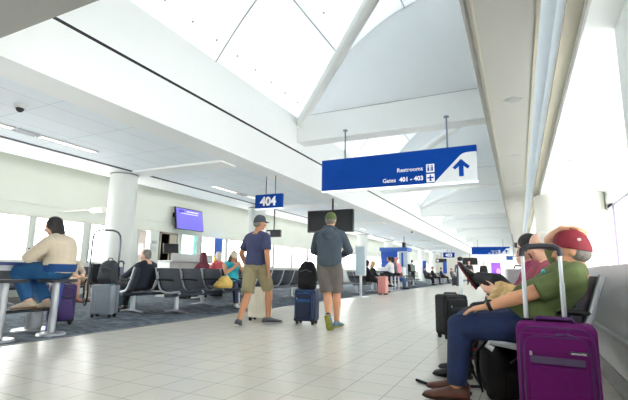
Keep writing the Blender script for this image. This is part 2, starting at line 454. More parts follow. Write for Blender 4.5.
# wall screen at gate 404, tilted a little down
t = empty('wall_screen', (-10.80, 11.75, 2.63), PI / 2, 'purple flight information screen on a bracket on the left wall', 'screen')
rt = Matrix.Rotation(R(-9), 3, 'X')
B().box((0, -.02, 0), (1.42, .07, .80), rt, .01).done('screen_housing', M((30, 30, 36), .4), t)
B().box((0, -.058, -.006), (1.36, .012, .74), rt).done('screen_face', M((98, 92, 196), .3, emit=.55), t)
B().box((0, -.069, -.33), (1.36, .010, .10), rt).done('screen_footer', M((62, 58, 190), .3, emit=.5), t)
text('lettering', '404', .15, M((40, 52, 170), .4, emit=.3), t, (-.60, -.095, .20), (PI / 2 - R(9), 0, 0), .003, .006)
w_ = B()
for k, (xx, zz, ww, hh) in enumerate([(.1, .27, .6, .03), (-.05, .19, .9, .02), (-.48, -.10, .09, .12), (-.12, -.10, .07, .06), (.12, -.10, .07, .06), (.36, -.10, .07, .06), (-.12, -.2, .12, .02), (.2, -.2, .3, .02)]):
    w_.box((xx, -.062 - .0 + .16 * (-zz) * -.0 - .16 * zz * -1 * 0, zz), (ww, .022, hh), rt)
w_.done('screen_text', M((206, 206, 240), .4, emit=.5), t)
B().box((-.55, .12, .12), (.12, .22, .16)).done('bracket', DARKMETAL, t)

def strip_light(x, y, l, label):
    t = empty('ceiling_light', (x, y, 3.2), 0, label, 'light', 'recessed strip lights in the tile ceiling')
    B().bx(-.09, -.075, -l / 2, l / 2, -.008, .02).bx(.075, .09, -l / 2, l / 2, -.008, .02).bx(-.09, .09, -l / 2, -l / 2 + .015, -.008, .02).bx(-.09, .09, l / 2 - .015, l / 2, -.008, .02).done('frame', M((206, 206, 204), .4), t)
    B().bx(-.075, .075, -l / 2 + .015, l / 2 - .015, .0, .014).done('diffuser', M((255, 246, 232), .5, emit=.8, var=.0), t)
for k, (y, lb) in enumerate([(3.4, 'recessed strip light at the near left edge of the tile ceiling'), (5.0, 'recessed strip light left of the nearest column top'), (9.85, 'recessed strip light beyond the nearest ceiling band'), (11.6, 'recessed strip light beside the 404 sign'), (16.2, 'recessed strip light behind the 404 sign poles'), (22.3, 'recessed strip light far down the tile ceiling'), (28.3, 'farthest recessed strip light of the tile ceiling')]):
    strip_light(-7.75, y, 1.15, lb)
def vent(y, lb):
    t = empty('ceiling_vent', (-7.75, y, 3.2), 0, lb, 'vent')
    B().bx(-.1, .1, -.18, .18, -.006, .014).done('frame', M((176, 180, 180), .5), t)
    s = B()
    for k in range(7): s.bx(-.08, .08, -.15 + k * .05, -.13 + k * .05, -.012, -.004)
    s.done('louvre', M((140, 144, 146), .5), t)
vent(4.2, 'small grey air vent between two strip lights at upper left'); vent(10.72, 'small grey air vent between strip lights near the 404 sign')
def dome(x, y, z, lb):
    t = empty('security_camera', (x, y, z), 0, lb, 'camera', 'dome cameras on the ceiling')
    B().cone((0, 0, 0), (0, 0, -.05), .085, .075, 20).done('housing', M((206, 208, 208), .4), t)
    B().ball((0, 0, -.05), (.055, .055, .06)).done('lens_dome', BLACK, t)
dome(-6.52, 3.4, 3.215, 'dark dome security camera on the tile ceiling at upper left')
dome(-5.4, 24.0, 3.2, 'dome security camera under the bulkhead far ahead')
for k in range(9):
    y = 6.0 + 3.05 * k
    if k > 7: break
    t = empty('downlight', (.07, y, 3.2), 0, ['nearest round downlight in the right soffit', 'second round downlight in the right soffit', 'third round downlight along the right soffit', 'fourth round downlight along the right soffit', 'fifth round downlight along the right soffit', 'sixth round downlight along the right soffit', 'seventh round downlight along the right soffit', 'farthest round downlight in the right soffit'][k], 'light', 'round downlights in the soffit')
    B().cone((0, 0, .0), (0, 0, -.006), .125, .12, 28).done('trim_ring', M((150, 152, 147), .5), t)
    B().cone((0, 0, -.004), (0, 0, -.009), .10, .10, 28).done('lens', M((128, 131, 128), .35), t)
# bracket hanging below the soffit far ahead
t = empty('hanging_speaker', (-.09, 27.5, 2.35), 0, 'dark bracketed device hanging under the right soffit in the distance', 'speaker')
B().box((0, 0, .2), (.16, .2, .3), None, .02).done('housing', DARKMETAL, t)
B().cone((-.1, 0, .1), (-.16, 0, .85), .03, .03, 8).done('pole', M((120, 122, 124), .4), t)

# ------------------------------------------------------------------ beam seating
PITCH = .65
PROF = [(-.31, .86), (-.27, .74), (-.225, .6), (-.175, .49), (-.12, .445), (-.02, .425), (.1, .425), (.22, .44), (.30, .445), (.335, .42)]
def seat_row(n, loc, rz, label, group='black mesh seat rows', dark=MESHSEAT):
    t = empty('seat_row', loc, rz, label, 'seats', group)
    L = n * PITCH
    for k in range(n):
        x = -L / 2 + PITCH * (k + .5); w = .27
        def rows(a, b_): return [[(x + w * q, y + (.022 if abs(q) < .5 else 0) * (-1 if z > .47 else 0), z - (.012 if abs(q) < .6 and z < .47 else 0)) for q in (-1, -.6, -.2, .2, .6, 1)] for y, z in PROF[a:b_]]
        B().shell(rows(0, 4), .026).done('backrest', dark, t)
        B().shell(rows(3, len(PROF)), .03).done('seat', dark, t)
    for k in range(n + 1):
        x = -L / 2 + PITCH * k
        B().tube([(x, y - .012, z + .01) for y, z in PROF[:4]] + [(x, -.13, .43), (x, -.02, .405), (x, .12, .405), (x, .26, .425), (x, .325, .43), (x, .345, .405), (x, .31, .385)], [.02] * 4 + [.022] * 4 + [.02] * 3, 8, .8).done('side_frame', ALU, t)
        B().tube([(x, -.25, .64), (x, -.1, .645), (x, .1, .64), (x, .17, .63)], [.016, .02, .02, .012], 8, 1.0).done('armrest', BLACK, t)
    B().box((0, -.02, .35), (L, .07, .06), None, .008).done('beam', M((70, 78, 90), .4, .6), t)
    for x in ((-L / 2 + .3, L / 2 - .3) if n > 1 else (0,)):
        g = B().tube([(x, -.02, .33), (x, -.02, .05)], [.04, .05], 12)
        g.tube([(x, -.30, .022), (x, -.12, .045), (x, -.02, .06), (x, .12, .045), (x, .30, .022)], [.022, .03, .035, .03, .022], 8, .8)
        g.done('leg', ALU, t)
    return t
CZ = .006
rowA = seat_row(4, (-6.0, 7.36, CZ), -PI / 2, 'row of four black mesh seats facing the walkway, a yellow bag on one')
def more(loc, rz, lb):
    c = copy_tree(rowA); c.location = loc; c.rotation_euler = (0, 0, rz); c['label'] = lb; return c
more((-6.80, 7.0, CZ), PI / 2, 'seat row holding the grey-haired man in a dark jacket, backs to the walkway')
more((-6.55, 10.9, CZ), PI / 2, 'black seat row behind the navy suitcase, backs to the walkway')
more((-8.25, 10.6, CZ), PI / 2, 'seat row below the gate counter where the red-haired person sits')
more((-10.25, 6.6, CZ), -PI / 2, 'dark seat row along the left wall behind the tall looped handle')
more((-9.6, 17.2, CZ), -PI / 2, 'black seat row by the windows behind the man in the navy T-shirt')
more((-5.72, 16.7, CZ), -PI / 2, 'black seat row where two women in black sit')
more((-7.2, 15.6, CZ), PI / 2, 'seat row behind the two women in black')
more((-5.9, 22.9, CZ), -PI / 2, 'pale-looking seat row beyond the person in the red shirt')
more((-6.0, 25.9, CZ), -PI / 2, 'second pale-looking row of empty seats beyond the red shirt')
more((-7.4, 29.5, CZ), PI / 2, 'seat row beyond the empty pale rows')
more((-5.9, 33.2, CZ), -PI / 2, 'seat row under the far 403 sign, nearer one')
more((-5.9, 37.5, CZ), -PI / 2, 'seat row under the far 403 sign, farther one')
more((-7.3, 43.0, CZ), -PI / 2, 'farthest seat row on the carpet')
more((.13, 4.38, 0), PI / 2, 'seat row along the right wall where the man in the red cap sits')
more((.20, 7.3, 0), PI / 2, 'second seat row along the right wall beyond the reading man')
more((.20, 10.5, 0), PI / 2, 'third seat row along the right wall')

# ------------------------------------------------------------------ high tables with stools
COUNTER = M((92, 98, 106), .35, .2)
def bar_table(loc, label, n, blue):
    t = empty('high_table', loc, 0, label, 'table')
    L = 2.5
    B().bx(-.45, .32, -L, 0, .87, .90, .01).done('tabletop', M((120, 124, 130), .35), t)
    B().bx(.315, .335, -L, 0, .865, .905).bx(-.45, .335, -.005, .012, .865, .905).done('blue_edge', M((22, 44, 110), .35), t)
    B().bx(-.4, .25, -L + .05, -.1, .80, .87).done('apron', M((168, 172, 176), .35, .5), t)
    for y in (-.3, -L + .3):
        B().cone((0, y, .02), (0, y, .84), .10, .10, 20).cone((0, y, 0), (0, y, .02), .26, .25, 28).done('pedestal', M((150, 154, 158), .35, .6), t)
    for k in range(n):
        y = -.42 - .62 * k
        s = B().cone((.58, y, .03), (.58, y, .66), .048, .045, 16).cone((.58, y, 0), (.58, y, .025), .17, .16, 24).done('stool_post', ALU, t)
        B().tube([(.60, y - .0, .665), (.60, y, .70)], [.235, .225], 28).done('stool_seat', M((36, 38, 42), .5), t)
    B().tube([(.47, -.3, .31), (.47, -.42 - .62 * (n - 1), .31)], .02, 10).done('foot_rail', DARKMETAL, t)
    if blue: B().box((.44, -.31, .38), (.035, .09, .72), Matrix.Rotation(R(-7), 3, 'X')).done('blue_leg_panel', M((18, 62, 160), .4), t)
bar_table((-6.02, 3.98, CZ), 'grey high table with blue edge and fixed stools where the woman in beige sits', 3, True)
bar_table((-5.90, 20.9, CZ), 'high table with stools near the blue kiosk where a man in white leans', 3, False)

# ------------------------------------------------------------------ luggage
def rbox(d, c, bev=.04, seg=3): return B().box(c, d, None, bev, seg)
def wheels(t, w, d, zb, r=.028):
    for sx in (-1, 1):
        for sy in (-1, 1):
            x, y = sx * (w / 2 - .05), sy * (d / 2 - .045)
            B().tube([(x - .017, y, r), (x + .017, y, r)], r, 14).box((x, y, r * 1.6), (.052, .03, .04), None, .006).done('wheel', RUBBER, t)
def handle(t, w, y, z0, z1, mat=ALU, grip=BLACK, r=.011, tilt=0):
    for s in (-1, 1): B().tube([(s * w / 2, y, z0), (s * w / 2, y + tilt, z1)], r, 10).done('handle_rod', mat, t)
    B().tube([(-w / 2 - .012, y + tilt, z1 - .045), (-w / 2 - .004, y + tilt, z1 - .005), (-w / 2 + .03, y + tilt, z1 + .012), (w / 2 - .03, y + tilt, z1 + .012), (w / 2 + .004, y + tilt, z1 - .005), (w / 2 + .012, y + tilt, z1 - .045)], .0165, 10).done('handle_grip', grip, t)
def hardcase(loc, rz, w, d, h, mat, label, ridges=7, hz=0, grip=BLACK, dark=None):
    t = empty('suitcase', loc, rz, label, 'suitcase')
    zb = .055
    rbox((w, d, h - zb), (0, 0, zb + (h - zb) / 2), min(.045, d * .2), 4).done('shell', mat, t)
    for sy in (-1, 1):
        g = B()
        for k in range(ridges):
            x = (k - (ridges - 1) / 2) * (w * .78 / max(1, ridges - 1)); g.box((x, sy * d / 2, zb + (h - zb) / 2), (w * .055, .014, h * .78), None, .005)
        g.done('ribbed_panel', mat, t)
    B().box((0, 0, zb + (h - zb) / 2), (w + .004, .014, h - zb + .004), None, .004).done('zip', dark or DARKMETAL, t)
    B().tube([(-.09, 0, h - .004), (-.07, 0, h + .022), (.07, 0, h + .022), (.09, 0, h - .004)], .011, 8).done('carry_handle', BLACK, t)
    wheels(t, w, d, zb)
    if hz: handle(t, w * .5, d / 2 - .04, h - .05, hz, ALU, grip)
    return t
def softcase(loc, rz, w, d, h, mat, label, trim=DARKMETAL, hz=0, name=None, hw=.5, rod=ALU, seam=None, bandmat=None, hx=0):
    t = empty('suitcase', loc, rz, label, 'suitcase')
    zb = .05; zc = zb + (h - zb) / 2
    rbox((w, d, h - zb), (0, 0, zc), .05, 4).done('shell', mat, t)
    f = -d / 2
    rbox((w * .84, .05, (h - zb) * .86), (0, f - .012, zc - .015), .022, 3).done('front_panel', mat, t)
    # piping round the front panel and case edge
    def loop(a, b_, y, r, zcen):
        q = []
        for k in range(40):
            an = 2 * PI * k / 40; c, s_ = math.cos(an), math.sin(an)
            q.append((a * math.copysign(abs(c) ** .28, c), y, zcen + b_ * math.copysign(abs(s_) ** .28, s_)))
        return B().tube(q + [q[0]], r, 6)
    loop(w / 2 - .02, (h - zb) / 2 - .022, f + .006, .006, zc).done('piping', trim, t)
    loop(w * .42 - .012, (h - zb) * .43 - .012, f - .034, .005, zc - .015).done('zip', trim, t)
    # pocket lines
    rbox((w * .66, .018, (h - zb) * .54), (0, f - .042, zc - .085), .008, 2).done('pocket', mat, t)
    B().box((0, f - .049, zc + (h - zb) * .16), (w * .64, .012, .036), None, .004).done('pocket_band', bandmat or trim, t)
    B().tube([(-w * .31, f - .052, zc + (h - zb) * .20), (-w * .31, f - .06, zc + (h - zb) * .235)], .007, 6).done('zip_pull', STEEL, t)
    B().tube([(w * .0, f - .03, h - .052), (.05, f - .05, h - .045), (w * .22, f - .03, h - .06)], .007, 6).done('zip_pull', trim, t)
    if name:
        B().box((w * .26, f - .04, zc + (h - zb) * .245), (.085, .012, .017), None, .003).done('name_plate', M((60, 50, 70), .3, .5), t)
        text('lettering', name, .017, M((226, 222, 230), .4), t, (w * .26 - .037, f - .047, zc + (h - zb) * .245 - .005), FRONT, .0006, .0003)
    B().tube([(-.10, .01, h - .006), (-.085, .01, h + .018), (.085, .01, h + .018), (.10, .01, h - .006)], .013, 8).done('carry_handle', trim, t)
    for sx in (-1, 1): B().box((sx * (w / 2 - .045), f + .01, zb + .03), (.07, .05, .06), None, .012).done('corner_guard', RUBBER, t)
    wheels(t, w, d, zb)
    if hz:
        hd = empty('x', (0, 0, 0)); bpy.data.objects.remove(hd)
        B().box((hx, d / 2 - .07, h + .004), (w * hw + .06, .05, .014), None, .004).done('handle_base', BLACK, t)
        for s in (-1, 1):
            B().tube([(hx + s * w * hw / 2, d / 2 - .07, h), (hx + s * w * hw / 2, d / 2 - .07, h + (hz - h) * .52)], .0135, 10).tube([(hx + s * w * hw / 2, d / 2 - .07, h + (hz - h) * .5), (hx + s * w * hw / 2, d / 2 - .07, hz)], .011, 10).done('handle_rod', rod, t)
        ww = w * hw
        B().tube([(hx - ww / 2 - .004, d / 2 - .07, hz - .05), (hx - ww / 2, d / 2 - .07, hz - .012), (hx - ww / 2 + .03, d / 2 - .07, hz + .008), (hx, d / 2 - .07, hz + .012), (hx + ww / 2 - .03, d / 2 - .07, hz + .008), (hx + ww / 2, d / 2 - .07, hz - .012), (hx + ww / 2 + .004, d / 2 - .07, hz - .05)], .0175, 10).done('handle_grip', M((44, 44, 54), .5), t)
    return t
def pack(loc, rz, w, d, h, mat, label, tilt=0, straps=True, loopz=0):
    t = empty('backpack', loc, rz, label, 'backpack')
    if tilt: t.rotation_euler = (tilt, 0, rz)
    g = B().loft([((0, 0, .0), (w * .40, 0, 0), (0, d * .36, 0)), ((0, 0, .03), (w * .48, 0, 0), (0, d * .47, 0)), ((0, -.01, h * .35), (w * .5, 0, 0), (0, d * .5, 0)), ((0, 0, h * .7), (w * .47, 0, 0), (0, d * .42, 0)), ((0, .02, h * .92), (w * .36, 0, 0), (0, d * .28, 0)), ((0, .03, h), (w * .2, 0, 0), (0, d * .14, 0))], 20)
    g.done('bag_body', mat, t, True, max(.008, w * .03), 4)
    g = B().loft([((0, -d * .40, h * .06), (w * .36, 0, 0), (0, d * .12, 0)), ((0, -d * .46, h * .2), (w * .40, 0, 0), (0, d * .17, 0)), ((0, -d * .40, h * .46), (w * .38, 0, 0), (0, d * .12, 0)), ((0, -d * .34, h * .5), (w * .3, 0, 0), (0, d * .05, 0))], 16)
    g.done('front_pocket', mat, t, True, max(.008, w * .03), 4)
    B().tube([(-w * .3, -d * .46, h * .62), (0, -d * .5, h * .70), (w * .3, -d * .46, h * .62)], .006, 6).done('zip', M((96, 98, 102), .4, .5), t)
    B().tube([(-.05, d * .1, h * .97), (-.03, d * .1, h + .04), (.03, d * .1, h + .04), (.05, d * .1, h * .97)], .009, 6).done('grab_handle', BLACK, t)
    if straps:
        for s in (-1, 1):
            B().tube([(s * w * .2, d * .36, h * .88), (s * w * .26, d * .62, h * .7), (s * w * .3, d * .62, h * .35), (s * w * .34, d * .44, h * .08)], [.022, .03, .028, .014], 8, .35).done('shoulder_strap', BLACKFAB, t)
    return t

PURPLE = M((92, 9, 88), .62, var=.1, scale=20, bump=.12, bscale=300, spec=.18)
softcase((.165, 2.86, 0), R(-3), .40, .24, .60, PURPLE, 'large magenta purple suitcase with raised handle at lower right', M((66, 14, 82), .5), 1.03, 'samsonite', .5, M((176, 180, 186), .35, .7), bandmat=M((74, 58, 90), .6), hx=-.045)
softcase((-.87, 6.15, 0), R(42), .37, .26, .58, BLACKFAB, 'black soft suitcase standing alone on the tiles by the seated man', M((44, 46, 50), .5), 0)
hardcase((-4.12, 6.38, 0), R(4), .37, .25, .57, M((232, 226, 210), .4), 'cream ribbed suitcase rolled by the man in the navy T-shirt', 6, 0)
softcase((-3.22, 6.42, 0), R(6), .37, .25, .56, M((20, 34, 62), .6, bump=.2, bscale=200), 'navy blue suitcase beside the man in the dark hoodie', M((18, 84, 150), .5), .95)
pack((-3.22, 6.42, .562), R(8), .34, .2, .46, BLACKFAB, 'black backpack riding on the navy suitcase')
hardcase((-6.60, 5.22, CZ), R(24), .40, .27, .56, M((138, 146, 156), .35, .2), 'silver grey ribbed suitcase under a dark backpack', 8, .0)
pack((-6.57, 5.22, .588), R(20), .36, .24, .40, M((58, 62, 68), .8, var=.15, scale=14), 'dark grey backpack sitting on the silver grey suitcase')
softcase((-6.28, 4.22, CZ), R(60), .36, .27, .60, M((62, 40, 104), .6), 'violet suitcase under the stool of the woman in beige', M((40, 26, 70), .5))
softcase((-7.62, 6.3, CZ), R(20), .46, .27, .70, M((34, 120, 130), .6), 'teal suitcase with short raised handle behind the man in a dark jacket', M((84, 86, 110), .5), .98, hw=.24, rod=DARKMETAL)
hardcase((-4.76, 16.0, 0), R(-10), .34, .25, .70, M((232, 160, 152), .4), 'pink suitcase in front of the woman with blonde hair', 6, 0)
pack((-.18, 3.62, 0), R(110), .34, .26, .42, BLACKFAB, 'black backpack on the floor behind the boots of the man in jeans', R(-6))
pack((-.14, 3.42, 0), R(60), .30, .24, .44, M((16, 16, 19), .9), 'black bag on the floor between the man in jeans and the purple suitcase')
# strap trailing on the tiles
o = B().tube([(-.30, 3.62, .02), (-.48, 3.56, .013), (-.60, 3.50, .012), (-.70, 3.52, .012), (-.80, 3.60, .012)], .012, 6, 1).done('bag_strap', BLACKFAB)
tag(o, 'black bag strap trailing over the tiles by the brown shoe', 'strap')
# yellow bag on a seat
t = empty('tote_bag', (-5.96, 7.72, .44), R(-80), 'yellow bag lying on a black seat beside the woman in turquoise', 'bag')
g = B().loft([((0, 0, 0), (.28, 0, 0), (0, .16, 0)), ((0, 0, .07), (.32, 0, 0), (0, .20, 0)), ((-.06, .0, .17), (.23, 0, .02), (0, .15, 0)), ((-.10, -.01, .25), (.12, 0, .03), (0, .08, 0)), ((-.12, -.01, .28), (.03, 0, 0), (0, .02, 0))], 16)
g.done('bag_body', M((212, 178, 96), .8, var=.12, scale=9, bump=.6, bscale=14), t, True, .014, 3)
B().tube([(-.1, .02, .3), (-.2, .03, .22), (-.24, .05, .06)], .012, 6).done('bag_handle', M((226, 206, 150), .8), t)

# ------------------------------------------------------------------ gate furniture
t = empty('gate_counter', (-9.75, 10.6, CZ), PI / 2, 'grey white gate counter in front of the open jet bridge door', 'counter')
B().box((0, 0, .52), (1.9, .5, 1.04), None, .01).done('body', M((206, 210, 206), .4), t)
B().box((0, -.06, 1.07), (2.0, .62, .05), None, .01).done('countertop', M((176, 182, 182), .3), t)
B().bx(-.95, .95, -.32, -.30, 1.09, 1.32).done('privacy_screen', M((186, 192, 190), .3), t)
t = empty('computer_monitor', (-9.9, 10.05, 1.10), R(70), 'black computer monitor on the gate counter', 'monitor')
B().box((0, 0, .38), (.5, .05, .32), Matrix.Rotation(R(-10), 3, 'X'), .01).done('screen', BLACK, t)
B().cone((0, .03, 0), (0, .03, .3), .03, .025, 10).box((0, .02, .008), (.26, .2, .016), None, .004).done('stand', DARKMETAL, t)
# blue column banner with yellow foot
t = empty('banner', (-10.82, 13.55, 0), PI / 2, 'blue and yellow banner by the left windows above the man in a black cap', 'banner')
B().box((0, 0, 1.72), (.48, .03, .72)).done('banner_cloth', M((24, 90, 190), .5), t)
B().box((0, -.002, 1.28), (.48, .034, .34)).done('yellow_band', M((236, 196, 70), .5), t)
B().box((0, .01, .55), (.06, .03, 1.1)).box((0, .01, .02), (.4, .3, .03)).done('post', ALU, t)
# poster stands
t = empty('poster_stand', (-4.97, 14.05, 0), R(-15), 'white poster stand between the hoodie man and the women in black', 'sign stand')
B().box((0, 0, 1.25), (.42, .06, 1.05), None, .01).done('frame', M((222, 228, 232), .4), t)
B().box((0, -.034, 1.25), (.34, .01, .94)).done('poster', M((196, 216, 226), .5, var=.1, scale=4), t)
B().box((0, .0, .37), (.09, .04, .74), None, .01).box((0, 0, .012), (.44, .36, .024), None, .006).done('post', M((226, 230, 232), .4), t)
t = empty('scanner_post', (-1.98, 16.75, 0), 0, 'slim white post with a dark camera head on the walkway', 'post')
B().box((0, 0, .66), (.14, .12, 1.32), None, .02).box((0, 0, .012), (.34, .34, .024), None, .008).done('post', M((226, 232, 236), .4), t)
B().ball((0, 0, 1.40), (.11, .11, .085)).done('camera_head', DARKMETAL, t)
t = empty('small_sign', (-10.94, 16.1, 1.55), PI / 2, 'small white notice with blue figure on the left wall', 'sign')
B().box((0, 0, 0), (.34, .02, .42)).done('plate', M((226, 232, 238), .5), t); B().box((0, -.012, 0), (.2, .01, .26)).done('symbol', M((60, 96, 150), .5), t)
t = empty('small_sign', (-10.99, 10.4, 1.62), PI / 2, 'small plate and switch beside the open door', 'sign')
B().box((0, 0, .1), (.18, .02, .1)).done('plate', M((168, 178, 178), .5), t); B().box((0, 0, -.12), (.18, .02, .16)).done('lower_plate', M((196, 206, 206), .5), t)
# kiosk with blue panels
t = empty('kiosk', (-7.0, 26.3, CZ), 0, 'blue panelled kiosk behind the people at the high table', 'kiosk')
B().bx(-.85, .2, -.3, -.2, 0, 2.3, .01).done('back_panel', M((20, 82, 180), .45), t)
B().bx(-.9, .85, -.45, .9, 2.15, 2.38, .02).done('canopy', M((40, 92, 176), .45), t)
B().bx(.3, .82, -.28, -.2, 0, 2.15).done('side_panel', M((188, 202, 212), .45), t)
B().bx(.46, .58, -.33, -.28, 1.2, 2.05).done('blue_strip', M((30, 84, 170), .45), t)
B().bx(-.85, .8, -1.2, -.5, 0, 1.15, .02).done('desk', M((216, 222, 224), .4), t)
t = empty('wall_screen', (-6.75, 27.6, 2.45), 0, 'small dark screen on a column beyond the blue kiosk', 'screen')
B().box((0, 0, 0), (.18, .34, .7), None, .02).done('screen', BLACK, t); B().cone((0, 0, .3), (0, 0, .744), .02, .02, 8).done('bracket', DARKMETAL, t)
for x, y, lb in ((-7.6, 38.5, 'narrow blue banner under the far black sign, left one'), (-6.1, 40.2, 'narrow blue banner under the far 403 sign, right one')):
    t = empty('banner', (x, y, CZ), 0, lb, 'banner')
    B().box((0, 0, 1.35), (.34, .03, 1.1)).done('banner_cloth', M((30, 92, 186), .5), t); B().box((0, .01, .4), (.05, .03, .8)).box((0, 0, .015), (.4, .3, .03)).done('post', ALU, t)
# far end: lit advert, doorway signs
t = empty('advert_panel', (-2.52, 56.0, 0), 0, 'tall purple and blue lit advertising panel at the far end', 'advert')
B().box((0, .06, 1.1), (1.1, .12, 2.2), None, .02).done('case', M((54, 56, 80), .4), t)
B().box((0, -.006, 1.42), (1.0, .014, 1.4)).done('screen_upper', M((120, 70, 214), .4, emit=.9, var=.35, scale=1.4), t)
B().box((0, -.006, .42), (1.0, .014, .6)).done('screen_lower', M((40, 86, 190), .4, emit=.7), t)
B().ball((.25, -.02, 1.15), (.24, .012, .36)).done('picture', M((226, 150, 190), .4, emit=.6), t)
t = empty('overhead_sign', (-.45, 50, 2.35), 0, 'blue and white overhead sign beneath the far right ceiling', 'sign')
B().box((0, 0, .2), (1.5, .1, .42), None, .01).done('sign_panel', M((30, 84, 150), .4), t); B().box((.1, -.055, .2), (.35, .01, .3)).done('white_field', LETTER, t); B().cone((0, 0, .4), (0, 0, 2.0), .02, .02, 8).done('pole', DARKMETAL, t)
t = empty('poster', (.52, 44.0, 1.35), 0, 'bright yellow poster far down the right side', 'poster')
B().box((0, 0, .2), (.6, .05, .9)).done('poster_face', M((240, 196, 60), .5), t); B().box((0, .02, -.75), (.08, .04, 1.3)).done('post', ALU, t)
t = empty('small_sign', (.46, 15.6, 1.88), 0, 'small white and red sign projecting from the right wall', 'sign')
B().box((0, 0, 0), (.26, .03, .3)).done('plate', M((240, 240, 240), .5), t); B().ball((.03, -.015, .02), (.05, .01, .07)).done('symbol', M((190, 110, 110), .5), t); B().tube([(.1, .02, 0), (.3, .02, 0), (.3, .02, -.95)], .015, 6).done('bracket', ALU, t)
t = empty('display_case', (.36, 14.2, .0), 0, 'pale blue grey box unit on the right side before the drum column', 'cabinet')
B().bx(-.14, .14, -.2, .2, 0, 1.70, .02).done('cabinet', M((214, 222, 224), .4), t); B().bx(-.14, .14, -.21, -.2, 1.0, 1.6).done('front_panel', M((186, 206, 210), .4), t)
t = empty('ceiling_sensor', (1.0, 9.2, 3.08), 0, 'small sensor on the bright right ceiling', 'sensor')
B().cone((0, 0, 0), (0, 0, -.03), .06, .05, 16).done('base', M((214, 216, 216), .5), t); B().ball((0, 0, -.03), (.03, .03, .025)).done('eye', M((150, 152, 154), .4), t)
# uplight on the left wall beside the first column
t = empty('wall_lamp', (-9.5, 7.02, 2.28), 0, 'white tubular lamp between the wall and the nearest column', 'lamp')
B().tube([(-.25, 0, 0), (-.15, 0, 0), (.30, 0, 0)], [.03, .07, .07], 16).done('tube', M((244, 244, 238), .4), t)
B().box((-.85, 0, .02), (1.28, .03, .03)).done('bracket', M((200, 200, 196), .5), t)

# wheelchair with a tall loop
t = empty('wheelchair', (-8.7, 6.72, CZ), R(62), 'wheelchair with a tall looped pole near the left seats', 'wheelchair')
def ring(c, r, rr, n=28): return [(c[0], c[1] + r * math.cos(2 * PI * k / n), c[2] + r * math.sin(2 * PI * k / n)) for k in range(n + 1)]
for s in (-1, 1):
    w_ = B().tube(ring((s * .29, -.05, .30), .29, 0), .018, 8).done('wheel', RUBBER, t)
    g = B()
    for k in range(8): g.tube([(s * .29, -.05, .30), (s * .29, -.05 + .28 * math.cos(k * PI / 4), .30 + .28 * math.sin(k * PI / 4))], .005, 5)
    g.done('spokes', STEEL, w_)
    B().tube(ring((s * .24, .38, .08), .075, 0, 16), .012, 6).done('caster', RUBBER, t)
    B().tube([(s * .25, .38, .1), (s * .25, .32, .45), (s * .25, -.2, .5), (s * .25, -.24, .92), (s * .25, -.36, .94)], .014, 8).done('frame', DARKMETAL, t)
    B().box((s * .26, .05, .66), (.05, .36, .03), None, .01).done('armrest', BLACK, t)
B().box((0, .05, .48), (.46, .42, .04), None, .012).done('seat', BLACKFAB, t); B().box((0, -.22, .72), (.46, .03, .42), None, .01).done('backrest', BLACKFAB, t)
lp = [(-.29, -.27, .35), (-.29, -.30, 1.45), (-.275, -.30, 1.58), (-.22, -.30, 1.66), (-.12, -.30, 1.70), (.12, -.30, 1.70), (.22, -.30, 1.66), (.275, -.30, 1.58), (.29, -.30, 1.45), (.29, -.27, .35)]
B().tube(lp, .022, 8).done('loop_pole', M((96, 98, 104), .35, .6), t)
# ------------------------------------------------------------------ people
SKIN = {k: M(c, .5, var=.05, scale=12, spec=.35) for k, c in dict(fair=(222, 178, 152), tan=(206, 152, 118), warm=(190, 134, 100), brown=(126, 86, 62)).items()}
EYEW = M((236, 236, 232), .3); LIP = M((176, 100, 92), .5); IRIS = M((50, 36, 28), .3)
def ik(a, c, l1, l2, hint):
    a, c, hint = V(a), V(c), V(hint)
    d = c - a; L = min(d.length, (l1 + l2) * .999); u = d.normalized()
    x = (l1 * l1 - l2 * l2 + L * L) / (2 * L); h = math.sqrt(max(l1 * l1 - x * x, 0))
    hp = hint - u * hint.dot(u)
    hp = hp.normalized() if hp.length > 1e-5 else u.orthogonal().normalized()
    return a + u * x + hp * h, a + u * L

def hand(b, w, d, n, side, k, curl, vox):
    """w wrist, d pointing direction, n palm normal, side +1 right / -1 left"""
    d = V(d).normalized(); n = V(n); n = (n - d * n.dot(d)).normalized(); t = d.cross(n) * side   # t: thumb side
    mr = max(.0085 * k, vox * .85)
    b.loft([(w - d * .02, t * .027 * k, n * .021 * k), (w + d * .02 * k, t * .032 * k, n * .019 * k), (w + d * .055 * k, t * .042 * k, n * .018 * k), (w + d * .088 * k, t * .042 * k, n * .014 * k), (w + d * .098 * k, t * .036 * k, n * .009 * k)], 12)
    for i, (o, l) in enumerate(((.030, .070), (.0105, .080), (-.0095, .074), (-.029, .058))):
        p = w + d * .085 * k + t * o * k; c = curl * (1 + .12 * i); dd = (d + t * (o * (2.6 if curl < .5 else 1.2)) ).normalized()
        pts = [p - dd * .015]; a = 0
        pts.append(p)
        for q, f in enumerate((.44, .32, .24)):
            a += c * (.6, .75, .5)[q]
            p = p + (dd * math.cos(a) + n * math.sin(a)) * l * f * k; pts.append(p)
        b.tube(pts, [mr * 1.1, mr * 1.1, mr, mr * .95, mr * .8], 8)
        b.ball(pts[-1], mr * .8, None, 8, 5)
    p = w + d * .022 * k + t * .024 * k
    q1 = p + (t * .7 + d * .65 + n * .25).normalized() * .042 * k; q2 = q1 + (t * .28 + d * .9 + n * (.25 + curl * .4)).normalized() * .032 * k; q3 = q2 + (t * .1 + d * .9 + n * (.3 + curl * .5)).normalized() * .026 * k
    b.tube([p - t * .012 * k, p, q1, q2, q3], [mr * 1.2, mr * 1.5, mr * 1.25, mr * 1.05, mr * .85], 8); b.ball(q3, mr * .85, None, 8, 5)

